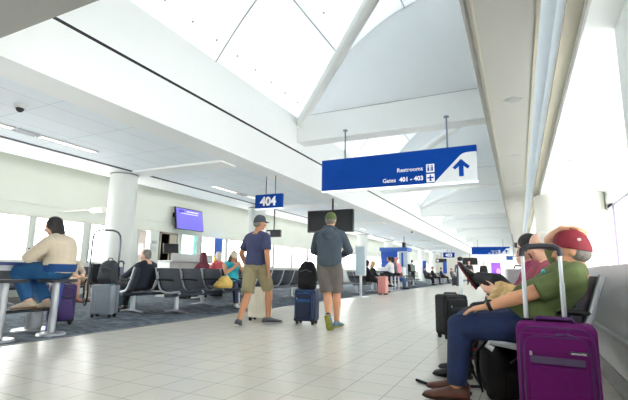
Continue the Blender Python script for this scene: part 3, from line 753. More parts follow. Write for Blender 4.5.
def rotto(fwd, up=(0, 0, 1)):
    y = V(fwd).normalized(); z = V(up); z = (z - y * z.dot(y)).normalized(); x = y.cross(z)
    return Matrix((x, y, z)).transposed()

SIT = dict(pel=(0, 0, .53), nb=(0, -.10, 1.03), head=(0, -.05, 1.21), look=(0, 1, 0), an=((-.11, .46, .09), (.11, .46, .09)), kh=((-.15, .4, 1), (.15, .4, 1)), wr=((-.12, .26, .66), (.12, .26, .66)), eh=((-1, -.5, -.6), (1, -.5, -.6)), toe=((-.15, 1, 0), (.15, 1, 0)))
STAND = dict(lk=1.02, pel=(0, 0, .94), nb=(0, -.01, 1.46), head=(0, .03, 1.63), look=(0, 1, 0), an=((-.10, 0, .08), (.10, 0, .08)), kh=((-.05, 1, 0), (.05, 1, 0)), wr=((-.25, .04, .86), (.25, .04, .86)), eh=((-.5, -1, 0), (.5, -1, 0)), toe=((-.3, 1, 0), (.3, 1, 0)))
BODY = [(-.12, .10, .085), (0, .155, .115), (.18, .160, .118), (.38, .148, .108), (.6, .163, .112), (.78, .176, .110), (.88, .165, .098), (.95, .105, .078), (1.03, .062, .060)]

def person(label, loc, rz, pose, skin='fair', top=None, sleeve='short', bottom=None, leg='long', shoes=BLACK, sole=None, hair=None, hstyle='short', cap=None, brim=1, vox=.012, k=1.0, kr=1.0, belly=0, hood=False, glasses=False, hands=((None, .35), (None, .35)), face=False, group=None, socks=None, hatband=None, shw=.185, legk=1, capk=1, shoek=1.1, **ov):
    P = dict(pose); P.update(ov)
    f = lambda p: V(p) * k
    pel, nb, hc = f(P['pel']), f(P['nb']), f(P['head'])
    sd = V(P.get('side', (1, 0, 0))).normalized()           # body right
    hs = V(P.get('hside', P.get('side', (1, 0, 0)))).normalized()
    spine = nb - pel; mid = pel + spine * .5 + V(P.get('bow', (0, -.015, 0))) * k
    def sp(tt):
        if tt < 0: return pel + (mid - pel).normalized() * spine.length * tt
        if tt > 1: return nb + (nb - mid).normalized() * spine.length * (tt - 1)
        return pel * (1 - tt) ** 2 + (mid * 2 - (pel + nb) / 2) * 2 * tt * (1 - tt) + nb * tt * tt
    def frame(tt):
        a = (sp(tt + .05) - sp(tt - .05)).normalized(); s_ = hs.lerp(sd, max(0, min(1, tt))); s_ = (s_ - a * s_.dot(a)).normalized()
        return s_, a.cross(s_) * 1.0
    def torso(b, t0, t1, m, n=20):
        ts = [q for q in BODY if t0 < q[0] < t1]
        def at(t):
            for (a, x0, y0), (c, x1, y1) in zip(BODY, BODY[1:]):
                if a <= t <= c: g = (t - a) / (c - a); return x0 + (x1 - x0) * g, y0 + (y1 - y0) * g
            return BODY[0][1:] if t < 0 else BODY[-1][1:]
        rows = []
        for t in [t0] + [q[0] for q in ts] + [t1]:
            w_, d_ = at(t); s_, fw = frame(t)
            bl = belly * max(0, 1 - abs(t - .28) / .35) * k
            w_ = w_ * k * kr + m; d_ = d_ * k * kr + m
            rows.append((sp(t) + fw * bl * .6, s_ * (w_ + bl * .4), fw * (d_ + bl * .6)))
        b.loft(rows, n)
    shl = [nb - (nb - mid).normalized() * .078 * k + sd * s * (shw * k) for s in (-1, 1)]
    hip = [pel + hs * s * .088 * k for s in (-1, 1)]
    arms, legs = [], []
    for i in (0, 1):
        e, w_ = ik(shl[i], f(P['wr'][i]), .285 * k, .255 * k, P['eh'][i]); arms.append((shl[i], e, w_))
        kn, an = ik(hip[i], f(P['an'][i]), .435 * k * legk * P.get('lk', 1), .415 * k * legk * P.get('lk', 1), P['kh'][i]); legs.append((hip[i], kn, an))
    look = V(P['look']).normalized(); HR = rotto(look, P.get('hup', (0, 0, 1)))
    hx, hy, hz = HR @ V((1, 0, 0)), HR @ V((0, 1, 0)), HR @ V((0, 0, 1))
    H = lambda x, y, z: hc + (hx * x + hy * y + hz * z) * k
    # ---- body
    b = B(); torso(b, -.12, 1.03, 0)
    b.tube([nb - (nb - mid).normalized() * .06 * k, nb.lerp(H(0, -.015, -.07), .5), H(0, -.01, -.05)], [.064 * k, .056 * k, .054 * k], 14)
    kk = k * kr
    for i, s in enumerate((-1, 1)):
        a, e, w_ = arms[i]
        b.tube([sp(.98) + sd * s * .02 * k, a + V((0, 0, .006)) * k], [.05 * kk, .05 * kk], 12)
        b.caps(a, e, .054 * kk, .041 * kk); b.tube([e, e.lerp(w_, .3), w_], [.040 * kk, .041 * kk, .027 * kk], 12); b.ball(e, .041 * kk, None, 12, 7)
        dr, cu = hands[i]
        if len(hands[i]) and isinstance(dr, dict): hd, hn = dr['d'], dr['n']
        else:
            hd = (w_ - e).normalized(); hn = V((-s, 0, 0)) if abs(hd.z) > .6 else V((-s * .5, 0, -1))
        hand(b, w_, hd, hn, s, k, cu, vox)
        h, kn, an = legs[i]
        b.tube([h, h.lerp(kn, .3), kn], [.088 * kk, .084 * kk, .057 * kk], 14); b.ball(h, .09 * kk, None, 12, 8); b.ball(kn, .057 * kk, None, 12, 8)
        b.tube([kn, kn.lerp(an, .3), kn.lerp(an, .65), an], [.054 * kk, .058 * kk, .045 * kk, .035 * kk], 12)
        td = V(P['toe'][i]).normalized(); b.tube([an - td * .03 * k - V((0, 0, .03)) * k, an + td * .06 * k - V((0, 0, .035)) * k, an + td * .15 * k - V((0, 0, .05)) * k], [.036 * k, .034 * k, .02 * k], 10)
        b.ball(an, .037 * k, None, 10, 6)
    b.ball(H(0, -.012, .022), (.077 * k, .097 * k, .100 * k), HR, 18, 12)
    b.ball(H(0, .018, -.05), (.058 * k, .070 * k, .068 * k), HR, 16, 10)
    b.ball(H(0, .058, -.092), (.026 * k, .022 * k, .02 * k), HR, 10, 6)
    b.tube([H(0, .078, .012), H(0, .098, -.018), H(0, .104, -.034), H(0, .086, -.042)], [.010 * k, .012 * k, .016 * k, .010 * k], 8)
    b.ball(H(0, .078, .026), (.048 * k, .016 * k, .010 * k), HR, 10, 6)
    for s in (-1, 1): b.ball(H(s * .076, -.008, -.012), (.010 * k, .019 * k, .030 * k), HR, 8, 6); b.ball(H(s * .04, .07, -.035), (.022 * k, .018 * k, .016 * k), HR, 8, 6)
    body = b.done('person', SKIN[skin], None, True, vox, 2)
    body.location = loc; body.rotation_euler = (0, 0, rz); tag(body, label, 'person', group)
    if face or vox <= .018:
        for s in (-1, 1):
            e = B().ball(H(s * .033, .079, -.002), (.0135 * k, .010 * k, .009 * k), HR, 10, 6).done('eye', EYEW, body)
            B().ball(H(s * .033, .0875, -.002), (.006 * k, .004 * k, .006 * k), HR, 8, 5).done('iris', IRIS, e)
            B().tube([H(s * .018, .087, .022), H(s * .036, .087, .027), H(s * .054, .072, .02)], .004 * k, 6).done('eyebrow', hair or IRIS, body)
        B().ball(H(0, .086, -.064), (.024 * k, .008 * k, .007 * k), HR, 10, 6).done('mouth', LIP, body)
    # ---- clothes
    cm = .016 * k
    if bottom:
        b = B(); torso(b, -.13, .12, cm * .9)
        for i in (0, 1):
            h, kn, an = legs[i]
            b.ball(h, .10 * kk, None, 14, 8)
            if leg == 'shorts':
                ke = h.lerp(kn, .93); b.tube([h, h.lerp(kn, .4), ke], [.105 * kk, .104 * kk, .094 * kk], 16)
            elif leg == 'skirt':
                b.tube([h, kn], [.11 * kk, .10 * kk], 16)
            else:
                b.tube([h, h.lerp(kn, .35), kn], [.103 * kk, .097 * kk, .076 * kk], 16); b.ball(kn, .076 * kk, None, 14, 8)
                b.tube([kn, kn.lerp(an, .5), kn.lerp(an, .93)], [.073 * kk, .066 * kk, .060 * kk], 14)
        b.done({'shorts': 'shorts', 'skirt': 'skirt'}.get(leg, 'trousers'), bottom, body, True, max(vox, .009), 2)
    if top:
        b = B(); torso(b, .0 if not hood else -.05, .965, cm)
        for i, s in enumerate((-1, 1)):
            a, e, w_ = arms[i]; a2 = a
            b.tube([sp(.95) + sd * s * .04 * k, a + V((0, 0, .004)) * k], [.062 * kk, .064 * kk], 14)
            if sleeve == 'tank':
                b.ball(a - sd * s * .05 * k, .06 * kk, None, 12, 8)
            else:
                b.ball(a, .066 * kk, None, 14, 8)
                if sleeve == 'short': b.tube([a2, a.lerp(e, .5), a.lerp(e, .78)], [.068 * kk, .066 * kk, .066 * kk], 14)
                else:
                    b.tube([a2, a.lerp(e, .5), e], [.070 * kk, .066 * kk, .058 * kk], 14); b.ball(e, .058 * kk, None, 14, 8)
                    b.tube([e, e.lerp(w_, .5), e.lerp(w_, .94)], [.056 * kk, .052 * kk, .041 * kk], 14)
        if hood:
            b.tube([sp(.97) + sd * .10 * k * math.cos(q) + frame(.9)[1] * (.09 * math.sin(q)) * k + V((0, 0, .02 + .035 * math.sin(q) * -1)) * k for q in [PI * 2 * j / 14 for j in range(15)]], .034 * k, 10)
            b.ball(sp(.90) - frame(.9)[1] * .125 * k, (.115 * k, .065 * k, .075 * k), None, 14, 8); b.ball(sp(.80) - frame(.9)[1] * .125 * k, (.07 * k, .05 * k, .085 * k), None, 14, 8)
        o = b.done('hoodie' if hood else ('jacket' if sleeve == 'jacket' else 'shirt'), top, body, True, max(vox, .009), 2)
    for i in (0, 1):
        if shoes:
            h, kn, an = legs[i]; td = V(P['toe'][i]).normalized(); sdn = (kn - an).normalized(); up = (sdn - td * sdn.dot(td)).normalized() if P.get('footup') is None else V(P['footup'][i])
            lt = td.cross(up)
            b = B(); z = -.075
            Q = lambda y, zz: an + (td * y * shoek + up * zz) * k
            b.loft([(Q(-.075, -.045), lt * shoek * .026 * k, up * .026 * k), (Q(-.055, -.03), lt * shoek * .037 * k, up * .042 * k), (Q(0, -.02), lt * shoek * .042 * k, up * .050 * k), (Q(.07, -.038), lt * shoek * .046 * k, up * .035 * k), (Q(.14, -.05), lt * shoek * .047 * k, up * .024 * k), (Q(.185, -.054), lt * .032 * k, up * .016 * k), (Q(.20, -.056), lt * .012 * k, up * .008 * k)], 14)
            sh = b.done('shoe', shoes, body, True)
            b = B()
            b.loft([(Q(-.085, -.074), lt * .022 * k, up * .012 * k), (Q(-.06, -.075), lt * .040 * k, up * .014 * k), (Q(.03, -.075), lt * .043 * k, up * .012 * k), (Q(.12, -.074), lt * .050 * k, up * .011 * k), (Q(.185, -.070), lt * .034 * k, up * .011 * k), (Q(.208, -.066), lt * .012 * k, up * .008 * k)], 14)
            b.done('sole', sole or RUBBER, sh, True)
            if socks:
                B().tube([an - up * .02 * k, an + sdn * .10 * k], [.040 * k, .044 * k], 12).done('sock', socks, body)
    # ---- hair, cap, glasses
    if hair:
        b = B()
        if hstyle == 'short':
            b.ball(H(0, -.026, .026), (.0815 * k, .092 * k, .104 * k), HR, 18, 12)
            b.ball(H(0, -.055, -.03), (.074 * k, .055 * k, .06 * k), HR, 14, 8)
        elif hstyle == 'bald':
            b.ball(H(0, -.043, -.022), (.082 * k, .071 * k, .058 * k), HR, 16, 9)
        elif hstyle == 'bob':
            b.ball(H(0, -.026, .030), (.094 * k, .105 * k, .108 * k), HR, 18, 12)
            b.loft([(H(0, -.03, .08), hx * .085 * k, hy * .085 * k), (H(0, -.035, .02), hx * .098 * k, hy * .092 * k), (H(0, -.045, -.06), hx * .108 * k, hy * .080 * k), (H(0, -.05, -.11), hx * .106 * k, hy * .072 * k), (H(0, -.055, -.135), hx * .085 * k, hy * .05 * k)], 18)
        elif hstyle == 'bun':
            b.ball(H(0, -.028, .03), (.085 * k, .096 * k, .106 * k), HR, 18, 12); b.ball(H(0, -.11, .08), .06 * k, None, 14, 8)
        else:  # long
            b.ball(H(0, -.026, .030), (.090 * k, .102 * k, .108 * k), HR, 18, 12)
            b.loft([(H(0, -.05, .06), hx * .08 * k, hy * .07 * k), (H(0, -.06, -.06), hx * .105 * k, hy * .07 * k), (H(0, -.085, -.18), hx * .115 * k, hy * .055 * k), (H(0, -.10, -.28), hx * .10 * k, hy * .04 * k), (H(0, -.10, -.33), hx * .05 * k, hy * .02 * k)], 16)
            for s in (-1, 1): b.ball(H(s * .08, -.005, -.07), (.028 * k, .045 * k, .11 * k), HR, 12, 8)
        b.done('hair', hair, body, True, max(vox * .8, .007), 2)
    if cap:
        b = B()
        rings = []
        for j in range(-1, 7):
            a = max(j, 0) / 6 * PI / 2 * .98; rr = math.cos(a) * (.93 if j < 0 else 1)
            rings.append((H(0, -.009, .012 + (-.004 if j < 0 else 0) + .122 * capk * math.sin(a)), hx * (.090 * capk * k * rr ** .7 + .001), (hy * .108 + hz * .022 * rr) * (capk * k * rr ** .7 + .001)))
        b.loft(rings, 24)
        c = b.done('cap', cap, body, True)
        if brim:
            bd = brim
            rows = []
            for j in range(6):
                q = j / 5; rows.append([H(.086 * capk * math.sin(an_) * (1 - .10 * q), bd * capk * (.094 * math.cos(an_) + .085 * q * math.cos(an_ * .9)) - .012, .030 - .020 * q + .012 * math.cos(an_) - .010 * abs(math.sin(an_)) ** 2) for an_ in [(-1.15 + 2.3 * m / 10) for m in range(11)]])
            B().shell(rows, .005 * k).done('brim', cap, c)
        B().ball(H(0, -.012, .018 + .122 * capk), (.008 * k, .008 * k, .005 * k), HR, 8, 5).done('button', cap, c)
        if hatband:
            B().ball(H(-.078 * capk, -.05, .065), (.006 * k, .012 * k, .010 * k), HR, 8, 6).done('emblem', hatband, c)
    if glasses:
        b = B()
        for s in (-1, 1):
            b.tube([H(s * .034 + .022 * math.cos(q), .098, .0 + .017 * math.sin(q)) for q in [2 * PI * j / 14 for j in range(15)]], .0022 * k, 6)
            b.tube([H(s * .056, .096, .004), H(s * .08, .06, .006), H(s * .084, -.01, .0)], .002 * k, 6)
        b.tube([H(-.012, .10, .002), H(.012, .10, .002)], .0022 * k, 6)
        b.done('glasses', DARKMETAL if glasses is True else glasses, body)
    body['_a'] = 0; del body['_a']
    return body, dict(arms=arms, legs=legs, H=H, HR=HR, sp=sp, frame=frame, nb=nb, sd=sd)

DENIM = M((18, 38, 78), .8, var=.18, scale=10, bump=.35, bscale=26)
OLIVE = M((84, 98, 54), .85, var=.1, scale=9, bump=.35, bscale=14)
KHAKI = M((146, 136, 104), .85, var=.1, scale=9, bump=.35, bscale=16)
GREYSHORT = M((104, 98, 94), .85, var=.1, scale=9, bump=.35, bscale=16)
NAVY = M((58, 64, 98), .85, var=.1, scale=9, bump=.3, bscale=13)
HOOD = M((66, 78, 90), .9, var=.1, scale=9, bump=.35, bscale=12)
MAROON = M((120, 12, 34), .7, var=.1, scale=20)
CAPGREY = M((62, 70, 80), .8); CAPOLIVE = M((82, 98, 54), .8)
BLACKH = M((28, 24, 24), .6, var=.3, scale=30, bump=.4, bscale=60); GREYH = M((124, 118, 112), .7, var=.2, scale=40, bump=.4, bscale=60)
WHITEH = M((216, 210, 202), .7, var=.08, scale=40, bump=.4, bscale=60); BLONDE = M((208, 172, 124), .6, var=.15, scale=40, bump=.4, bscale=60)
REDH = M((104, 26, 46), .55, var=.25, scale=40, bump=.4, bscale=60); BROWNH = M((74, 52, 40), .6, var=.2, scale=40)
BLACKC = M((30, 30, 36), .85, var=.2, scale=9, bump=.3, bscale=14)
TURQ = M((34, 178, 196), .75, var=.1); WHITEC = M((226, 228, 230), .8, var=.05)
BROWNLEATHER = M((92, 48, 32), .45, var=.2, scale=14)

# 1 man in the red cap, right foreground (faces -X; his left is towards the viewer)
man, K = person('seated man in maroon cap, green T-shirt and jeans, arm over his head', (.015, 3.22, 0), PI / 2, SIT, 'tan', OLIVE, 'short', DENIM, 'long', BROWNLEATHER, M((60, 34, 24), .6), GREYH, 'bald', MAROON, 1, .006, belly=.07,
    pel=(0, -.03, .535), nb=(-.02, -.335, .915), head=(-.03, -.295, 1.025), look=(.10, 1, -.02), bow=(0, .03, .0),
    an=((-.10, .44, .105), (.12, .46, .105)), kh=((-.1, .55, 1), (.15, .5, 1)), toe=((-.05, 1, 0), (.12, 1, 0)),
    wr=((-.20, .30, .625), (.035, -.265, 1.172)), eh=((-.7, -.5, -1), (1, .35, .25)), hands=(({'d': (.12, 1, -.22), 'n': (.1, -.2, -1)}, .28), ({'d': (-.5, -.85, .0), 'n': (0, .05, -1)}, .6)), socks=None, hatband=M((206, 190, 190), .5), face=True, shw=.2, capk=1.03, kr=1.08)
w = K['arms'][0][2]; e = K['arms'][0][1]; d = (w - e).normalized()
c_ = B().tube([w - d * .032, w - d * .008], [.037, .035], 16).done('watch', BLACK, man)
B().ball(w - d * .02 + V((-.01, 0, .034)), (.017, .017, .008)).done('watch_face', M((56, 60, 62), .2, .4), c_)
B().ball(K['sp'](.70) + K['frame'](.7)[1] * .128 + K['sd'] * -.085, (.026, .012, .018)).done('shirt_emblem', M((72, 168, 176), .6), man)

# 2 older man with glasses
PINKSH = M((148, 66, 84), .85, var=.15, scale=60)
m2, K2 = person('seated older man with glasses, white hair and dusty red shirt, reading', (-.03, 4.0, 0), PI / 2, SIT, 'fair', PINKSH, 'long', BLACKC, 'long', BLACK, None, WHITEH, 'short', None, 1, .009,
    pel=(0, -.03, .535), nb=(0, -.26, .955), head=(0, -.205, 1.10), look=(-.15, 1, -.12), wr=((-.17, .10, .66), (.15, .15, .72)), an=((-.12, .46, .09), (.12, .46, .09)), glasses=DARKMETAL, face=True, belly=.04,
    hands=(({'d': (.25, 1, -.1), 'n': (.8, .1, .4)}, .6), ({'d': (-.2, 1, .1), 'n': (-.8, 0, .5)}, .5)))
t = empty('newspaper', (-.10, 3.70, .705), R(-14), 'folded tan paper held by the older man with glasses', 'paper')
TAN = M((206, 176, 126), .8, var=.22, scale=16)
for q, (a, zz) in enumerate(((48, 0), (60, .03))):
    B().shell([[(-.13 + .26 * i / 5 + .03 * q, -.10 + .19 * j / 4, zz + .026 * math.sin(i * 1.9 + j * 1.2 + q)) for i in range(6)] for j in range(5)], .005).done('sheet', TAN, t, False).rotation_euler = (R(a), R(-8 + 14 * q), 0)

# 3 dark-haired woman with crossed leg
m3, K3 = person('dark-haired person in black trousers with one leg crossed, black shoe out', (-.03, 4.66, 0), PI / 2, SIT, 'fair', M((152, 60, 92), .85), 'long', BLACKC, 'long', BLACK, M((120, 16, 30), .6), BLACKH, 'bob', None, 1, .010,
    pel=(0, -.03, .535), nb=(0, -.20, 1.0), head=(0, -.12, 1.13), look=(0, 1, -.35), an=((-.02, .36, .83), (.10, .44, .09)), kh=((-.9, .0, .35), (.2, .4, 1)), toe=((-.1, .55, .83), (.15, 1, 0)), footup=((0, -.83, .55), (0, 0, 1)), wr=((-.14, .20, .70), (.13, .20, .70)), face=True,
    socks=M((196, 40, 52), .8), hands=(({'d': (.3, 1, .2), 'n': (.5, 0, .8)}, .4), ({'d': (-.3, 1, .2), 'n': (-.5, 0, .8)}, .4)))
t = empty('phone', (-.25, 4.60, .76), PI / 2, 'phone held by the dark-haired person with crossed leg', 'phone')
B().box((0, 0, 0), (.15, .075, .009), Matrix.Rotation(R(25), 3, 'X'), .003).done('case', BLACK, t)
# grey hard case with round sticker
t = empty('case', (.02, 5.18, .46), R(10), 'silver grey case with a round blue sticker on a seat past the readers', 'case')
B().box((0, 0, .24), (.32, .14, .46), None, .03, 3).done('shell', M((176, 180, 182), .4, .2), t)
B().ball((.06, -.07, .21), (.075, .008, .055)).done('sticker', M((28, 66, 170), .5), t)
B().tube([(-.07, 0, .468), (-.06, 0, .50), (.06, 0, .50), (.07, 0, .468)], .01, 8).done('carry_handle', DARKMETAL, t)
for x, y, sh, hr, lb, st in ((.08, 5.85, M((84, 98, 92), .85), GREYH, 'grey-haired seated person in grey green beyond the silver case', 'short'), (.02, 7.0, BLACKC, BLACKH, 'seated person in black beyond the silver case, leaning forward', 'short'), (-.02, 7.75, M((32, 128, 138), .85), BROWNH, 'seated person in teal top farther along the right wall', 'long'), (-.02, 9.6, M((70, 90, 150), .85), BLACKH, 'seated person in blue far along the right wall', 'short'), (.0, 10.4, BLACKC, GREYH, 'farthest seated person along the right wall, dark clothes', 'short')):
    person(lb, (x, y, 0), PI / 2, SIT, 'fair', sh, 'long', BLACKC, 'long', BLACK, None, hr, st, vox=.018, wr=((-.1, .3, .68), (.1, .3, .68)), nb=(0, -.16, 1.0), head=(0, -.08, 1.16), look=(0, 1, -.25))

# 4 walking man, navy T-shirt
RUN = M((76, 80, 86), .7, var=.25, scale=40); RUNSOLE = M((208, 208, 204), .6)
m4, K4 = person('walking man in navy T-shirt, khaki shorts and grey cap, seen from behind', (-3.87, 5.83, 0), R(4), STAND, 'warm', NAVY, 'short', KHAKI, 'shorts', RUN, RUNSOLE, GREYH, 'bald', CAPGREY, 1, .007, k=1.0, belly=.04,
    pel=(0, 0, .93), nb=(.01, 0, 1.47), head=(.035, .02, 1.635), look=(.85, 1, -.05), bow=(0, .01, 0), an=((-.05, -.36, .10), (.12, .26, .085)), kh=((-.1, 1, 0), (.05, 1, 0)), toe=((-.50, .8, -.12), (.62, .8, .0)), side=(.98, -.2, 0), hside=(.98, .15, 0),
    wr=((-.28, .16, .93), (.245, -.02, .875)), eh=((-.6, -1, 0), (.5, -1, 0)), face=True, kr=1.1, shoek=1.3, legk=1.065)
# 5 walking man, hoodie
m5, K5 = person('walking man in dark grey hoodie, grey shorts and olive cap, seen from behind', (-2.70, 6.15, 0), R(10), STAND, 'tan', HOOD, 'long', GREYSHORT, 'shorts', M((98, 124, 138), .7, var=.2, scale=30), M((152, 150, 62), .7, var=.2, scale=30), GREYH, 'bald', CAPOLIVE, 1, .007, k=1.02, kr=1.16, hood=True,
    pel=(0, 0, .94), nb=(0, .02, 1.48), head=(0, .07, 1.645), look=(0, 1, -.18), an=((.06, -.24, .17), (.10, .10, .085)), kh=((-.15, 1, 0), (.1, 1, 0)), toe=((.12, .42, -.9), (.25, 1, 0)), side=(1, 0, 0),
    wr=((-.14, .33, 1.09), (.12, .33, 1.10)), eh=((-1, -.5, -.35), (1, -.5, -.35)), socks=BLACKC, footup=((0, .9, .42), (0, 0, 1)), hands=(({'d': (.5, .7, .4), 'n': (.3, -.4, 1)}, .5), ({'d': (-.5, .7, .4), 'n': (-.3, -.4, 1)}, .5)))
t = empty('phone', (-2.79, 6.53, 1.16), R(10), 'phone in the hands of the man in the dark hoodie', 'phone')
B().box((0, 0, 0), (.075, .012, .15), Matrix.Rotation(R(-50), 3, 'X'), .004).done('case', BLACK, t)

# 6 woman in beige on a stool
BEIGEC = M((214, 200, 178), .9, var=.06, scale=8, bump=.5, bscale=12)
DEN2 = M((38, 92, 142), .85, var=.15, scale=9, bump=.3, bscale=20)
m6, K6 = person('woman in beige sweater and blue jeans on a stool at the high table', (-5.44, 3.56, 0), R(112), SIT, 'fair', BEIGEC, 'long', DEN2, 'long', M((206, 190, 168), .7), M((146, 104, 70), .6), BLACKH, 'bob', None, 1, .009, kr=1.3,
    pel=(0, .0, .81), nb=(0, .05, 1.25), head=(-.01, .13, 1.385), look=(-.35, 1, -.3), bow=(0, -.05, 0), an=((-.12, .26, .42), (.10, .18, .40)), kh=((-.15, 1, .5), (.15, 1, .5)), toe=((-.2, 1, -.1), (.1, 1, -.1)),
    wr=((-.10, .38, .98), (.12, .42, .98)), eh=((-1, -.2, -.6), (1, -.2, -.6)), glasses=M((170, 40, 50), .4), face=True, belly=.02)
B().loft([(K6['sp'](-.03), V((.232, 0, 0)), V((0, .185, 0))), (K6['sp'](.10), V((.235, 0, 0)), V((0, .188, 0))), (K6['sp'](.20), V((.226, 0, 0)), V((0, .18, 0)))], 20).done('undershirt', M((18, 66, 126), .85), m6)
t = empty('bottle', (-5.93, 3.45, .908), 0, 'red-labelled bottle with blue cap on the high table', 'bottle')
B().cone((0, 0, 0), (0, 0, .12), .036, .036, 16).done('body', M((206, 44, 52), .4), t); B().tube([(0, 0, .12), (0, 0, .15), (0, 0, .175)], [.036, .028, .014], 14).done('shoulder', M((226, 232, 236), .3), t); B().cone((0, 0, .175), (0, 0, .20), .016, .016, 12).done('bottle_cap', M((50, 70, 130), .4), t)

# 7 grey-haired man with laptop, seated facing the windows
m7, K7 = person('grey-haired man in dark jacket seated with his back to the walkway', (-6.72, 6.03, CZ), R(92), SIT, 'fair', M((38, 44, 58), .9, bump=.3, bscale=12), 'long', M((44, 46, 54), .9), 'long', BLACK, None, GREYH, 'short', None, 1, .011,
    pel=(0, -.05, .54), nb=(0, -.20, .97), head=(0, -.13, 1.10), look=(-.3, 1, -.1), wr=((-.12, .3, .66), (.12, .3, .66)), kr=1.12)
t = empty('laptop', (-7.16, 6.01, .66), R(92), 'open laptop on the lap of the grey-haired man in a dark jacket', 'laptop')
B().box((0, 0, 0), (.34, .23, .018), None, .004).done('base', M((150, 152, 160), .4, .4), t); B().box((0, .15, .11), (.34, .014, .23), Matrix.Rotation(R(-22), 3, 'X'), .004).done('screen', M((120, 122, 146), .4), t)

# 8 woman in turquoise
m8, K8 = person('woman in turquoise tank top and pale cap looking at her phone', (-6.10, 8.20, CZ), R(-115), SIT, 'tan', TURQ, 'tank', M((60, 70, 96), .85), 'long', WHITEC, None, BROWNH, 'long', M((206, 196, 178), .8), 1, .011,
    pel=(0, 0, .54), nb=(0, -.04, 1.03), head=(.0, .05, 1.16), look=(.15, 1, -.45), wr=((-.05, .27, .90), (.07, .27, .92)), eh=((-1, -.3, -.8), (1, -.3, -.8)), hands=(({'d': (.3, .5, .8), 'n': (.4, -.6, .4)}, .5), ({'d': (-.3, .5, .8), 'n': (-.4, -.6, .4)}, .5)), face=True)
# 9.. others on the left
FAIRS = ('fair', 'tan')
def far(label, x, y, face_, sh, hr, st='short', pose=SIT, bt=None, sl='long', vx=.018, skin='fair', cap=None, **kw):
    return person(label, (x, y, CZ if x < -5.13 else 0), face_, pose, skin, sh, sl, bt or BLACKC, kw.pop('lg', 'long'), kw.pop('sho', BLACK), None, hr, st, cap, 1, vx, **kw)
far('red-haired person seated with back turned near the gate counter', -8.22, 9.55, PI / 2, M((110, 40, 58), .85), REDH, 'long')
far('white-haired person in a pink red top seated near the gate counter', -8.3, 10.32, PI / 2, M((206, 92, 96), .85), WHITEH, 'bob', nb=(0, -.1, 1.1), head=(0, -.06, 1.26))
far('person in black cap and black shirt seated near the blue banner', -8.28, 11.05, PI / 2, BLACKC, BLACKH, 'short', cap=M((26, 26, 32), .8), nb=(0, -.1, 1.1), head=(0, -.06, 1.26))
far('seated person with bare lower legs and sandals behind the tall looped pole', -10.2, 7.05, -PI / 2, M((190, 176, 160), .85), BROWNH, 'long', bt=M((170, 150, 124), .85), lg='skirt', sho=M((176, 110, 96), .6), vx=.014)
far('dark-haired woman in black seated side on, nearer of the two in black', -5.66, 17.0, R(-60), BLACKC, BLACKH, 'bob')
far('blonde woman in black seated with crossed legs by the pink suitcase', -5.62, 17.68, R(-70), BLACKC, BLONDE, 'long', an=((-.02, .62, .32), (.08, .42, .09)), kh=((.3, .4, 1), (.2, .4, 1)), lg='skirt')
BAR = dict(SIT); BAR.update(pel=(0, 0, .80), nb=(0, .04, 1.29), head=(0, .12, 1.45), an=((-.12, .2, .42), (.12, .2, .42)), wr=((-.12, .40, 1.0), (.12, .40, 1.0)))
far('man in white shirt leaning on the far high table', -5.32, 19.24, R(80), WHITEC, BLACKH, 'short', BAR, bt=M((54, 58, 66), .85), skin='tan')
far('person with big dark hair at the far high table, dark trousers', -5.32, 19.86, R(100), M((96, 96, 104), .85), BLACKH, 'bob', BAR, skin='brown')
far('person in pink top bent over the far high table', -5.32, 20.48, R(75), M((226, 150, 158), .85), M((206, 140, 146), .8), 'bun', BAR)
far('person in red shirt crouched forward on a seat past the high table', -5.85, 22.0, R(-90), M((192, 58, 72), .85), BROWNH, 'short', bt=M((64, 96, 150), .85), nb=(0, .12, .98), head=(0, .24, 1.08), look=(0, 1, -.5))
far('standing person in black beyond the kiosk, one of two', -7.45, 31.2, R(20), BLACKC, BLACKH, 'short', STAND, vx=.025)
far('standing person with yellow and grey top beyond the kiosk', -7.1, 31.4, R(-20), M((150, 160, 150), .85), BLACKH, 'bun', STAND, vx=.025)
far('person in black and white seated under the far pale columns', -5.85, 30.2, R(-60), M((60, 60, 70), .85), BLACKH, 'short', vx=.025)
far('person with reddish head just above the empty pale seats', -7.1, 25.4, R(90), M((200, 170, 150), .85), M((176, 104, 80), .7), 'short', vx=.025)
far('seated person in dark clothes left of the far banners', -5.9, 33.2, R(-80), BLACKC, BLACKH, 'short', vx=.03)
far('seated person in blue below the far gate 403 sign', -5.9, 37.3, R(-80), M((60, 70, 110), .85), BLACKH, 'short', vx=.03)
far('seated person in grey far down the carpet', -5.9, 43.2, R(-80), M((90, 90, 96), .85), BROWNH, 'short', vx=.03)
WALK = dict(STAND); WALK.update(lk=1.08, an=((-.1, .3, .09), (.1, -.3, .13)), wr=((-.26, -.16, .9), (.26, .2, .92)))
far('person in blue grey walking away beside the slim white post, bag at side', -3.72, 30.7, R(10), M((86, 96, 120), .85), BROWNH, 'short', WALK, bt=M((84, 96, 116), .85), vx=.025)
far('person in dark clothes walking behind the slim white post', -3.25, 32.6, R(190), M((60, 64, 76), .85), BLACKH, 'short', WALK, bt=M((50, 56, 70), .85), vx=.025)
far('person in black standing before the purple advertising panel', -2.42, 34.6, R(180), BLACKC, BLACKH, 'short', STAND, bt=BLACKC, vx=.025, sl='long')
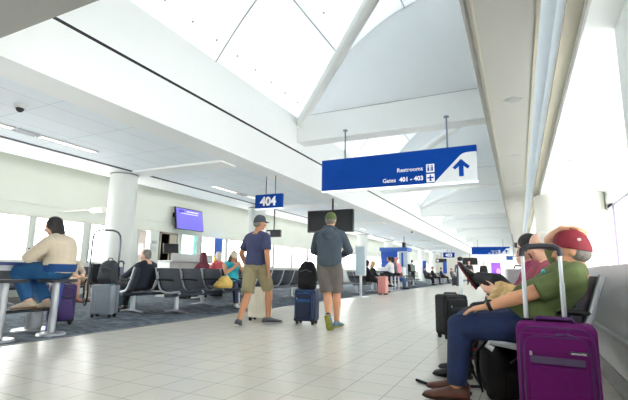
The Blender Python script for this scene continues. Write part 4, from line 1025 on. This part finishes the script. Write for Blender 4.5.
far('seated person far off on the left carpet by the white wall end', -6.4, 47.5, R(-90), M((110, 116, 128), .85), BLACKH, 'short', vx=.03)
softcase((-3.98, 30.2, 0), R(10), .36, .24, .6, M((40, 44, 54), .6), 'dark suitcase at the feet of the person walking in blue grey', DARKMETAL, .95)

# ------------------------------------------------------------------ daylight and lamps
w = bpy.data.worlds.new('World'); S.world = w; w.use_nodes = True
bg = w.node_tree.nodes['Background']; bg.inputs['Color'].default_value = (1, .995, .98, 1); bg.inputs['Strength'].default_value = SKY
def area(name, loc, rot, sx, sy, power, col=(1, 1, 1)):
    l = bpy.data.lights.new(name, 'AREA'); l.shape = 'RECTANGLE'; l.size = sx; l.size_y = sy; l.energy = power; l.color = col
    o = bpy.data.objects.new(name, l); COL.objects.link(o); o.location = loc; o.rotation_euler = rot; return o
# added fill in the soffit slot; concealed cove lamp over the left window wall
area('slot_fill', (.33, 29, 3.55), (0, R(-70), 0), .05, 64, 14, (.93, .97, 1))  # added light, brightens the pale face inside the slot
area('cove_lamp', (-10.1, 29, 3.70), (0, R(-20), 0), .2, 64, 170, (1, .93, .84))

# ------------------------------------------------------------------ camera
F = 419.18; yaw, pitch, roll = .4524994, .1668469, .01720916
f = V((-math.sin(yaw) * math.cos(pitch), math.cos(yaw) * math.cos(pitch), math.sin(pitch)))
r = V((math.cos(yaw), math.sin(yaw), 0)); u = r.cross(f)
r, u = r * math.cos(roll) + u * math.sin(roll), u * math.cos(roll) - r * math.sin(roll)
cam = bpy.data.cameras.new('Camera'); cam.sensor_width = 36; cam.lens = F / 628 * 36; cam.clip_start = .02; cam.clip_end = 300
co = bpy.data.objects.new('Camera', cam); COL.objects.link(co)
mw = Matrix((r, u, -f)).transposed().to_4x4(); mw.translation = V((0, 0, .87)); co.matrix_world = mw
S.camera = co
S.view_settings.view_transform = 'Standard'; S.view_settings.look = 'None'
S.view_settings.gamma = 1; S.view_settings.use_curve_mapping = False
S.view_settings.exposure = EXPO
S.cycles.use_denoising = True; S.cycles.max_bounces = 10; S.cycles.diffuse_bounces = 7; S.cycles.transparent_max_bounces = 12
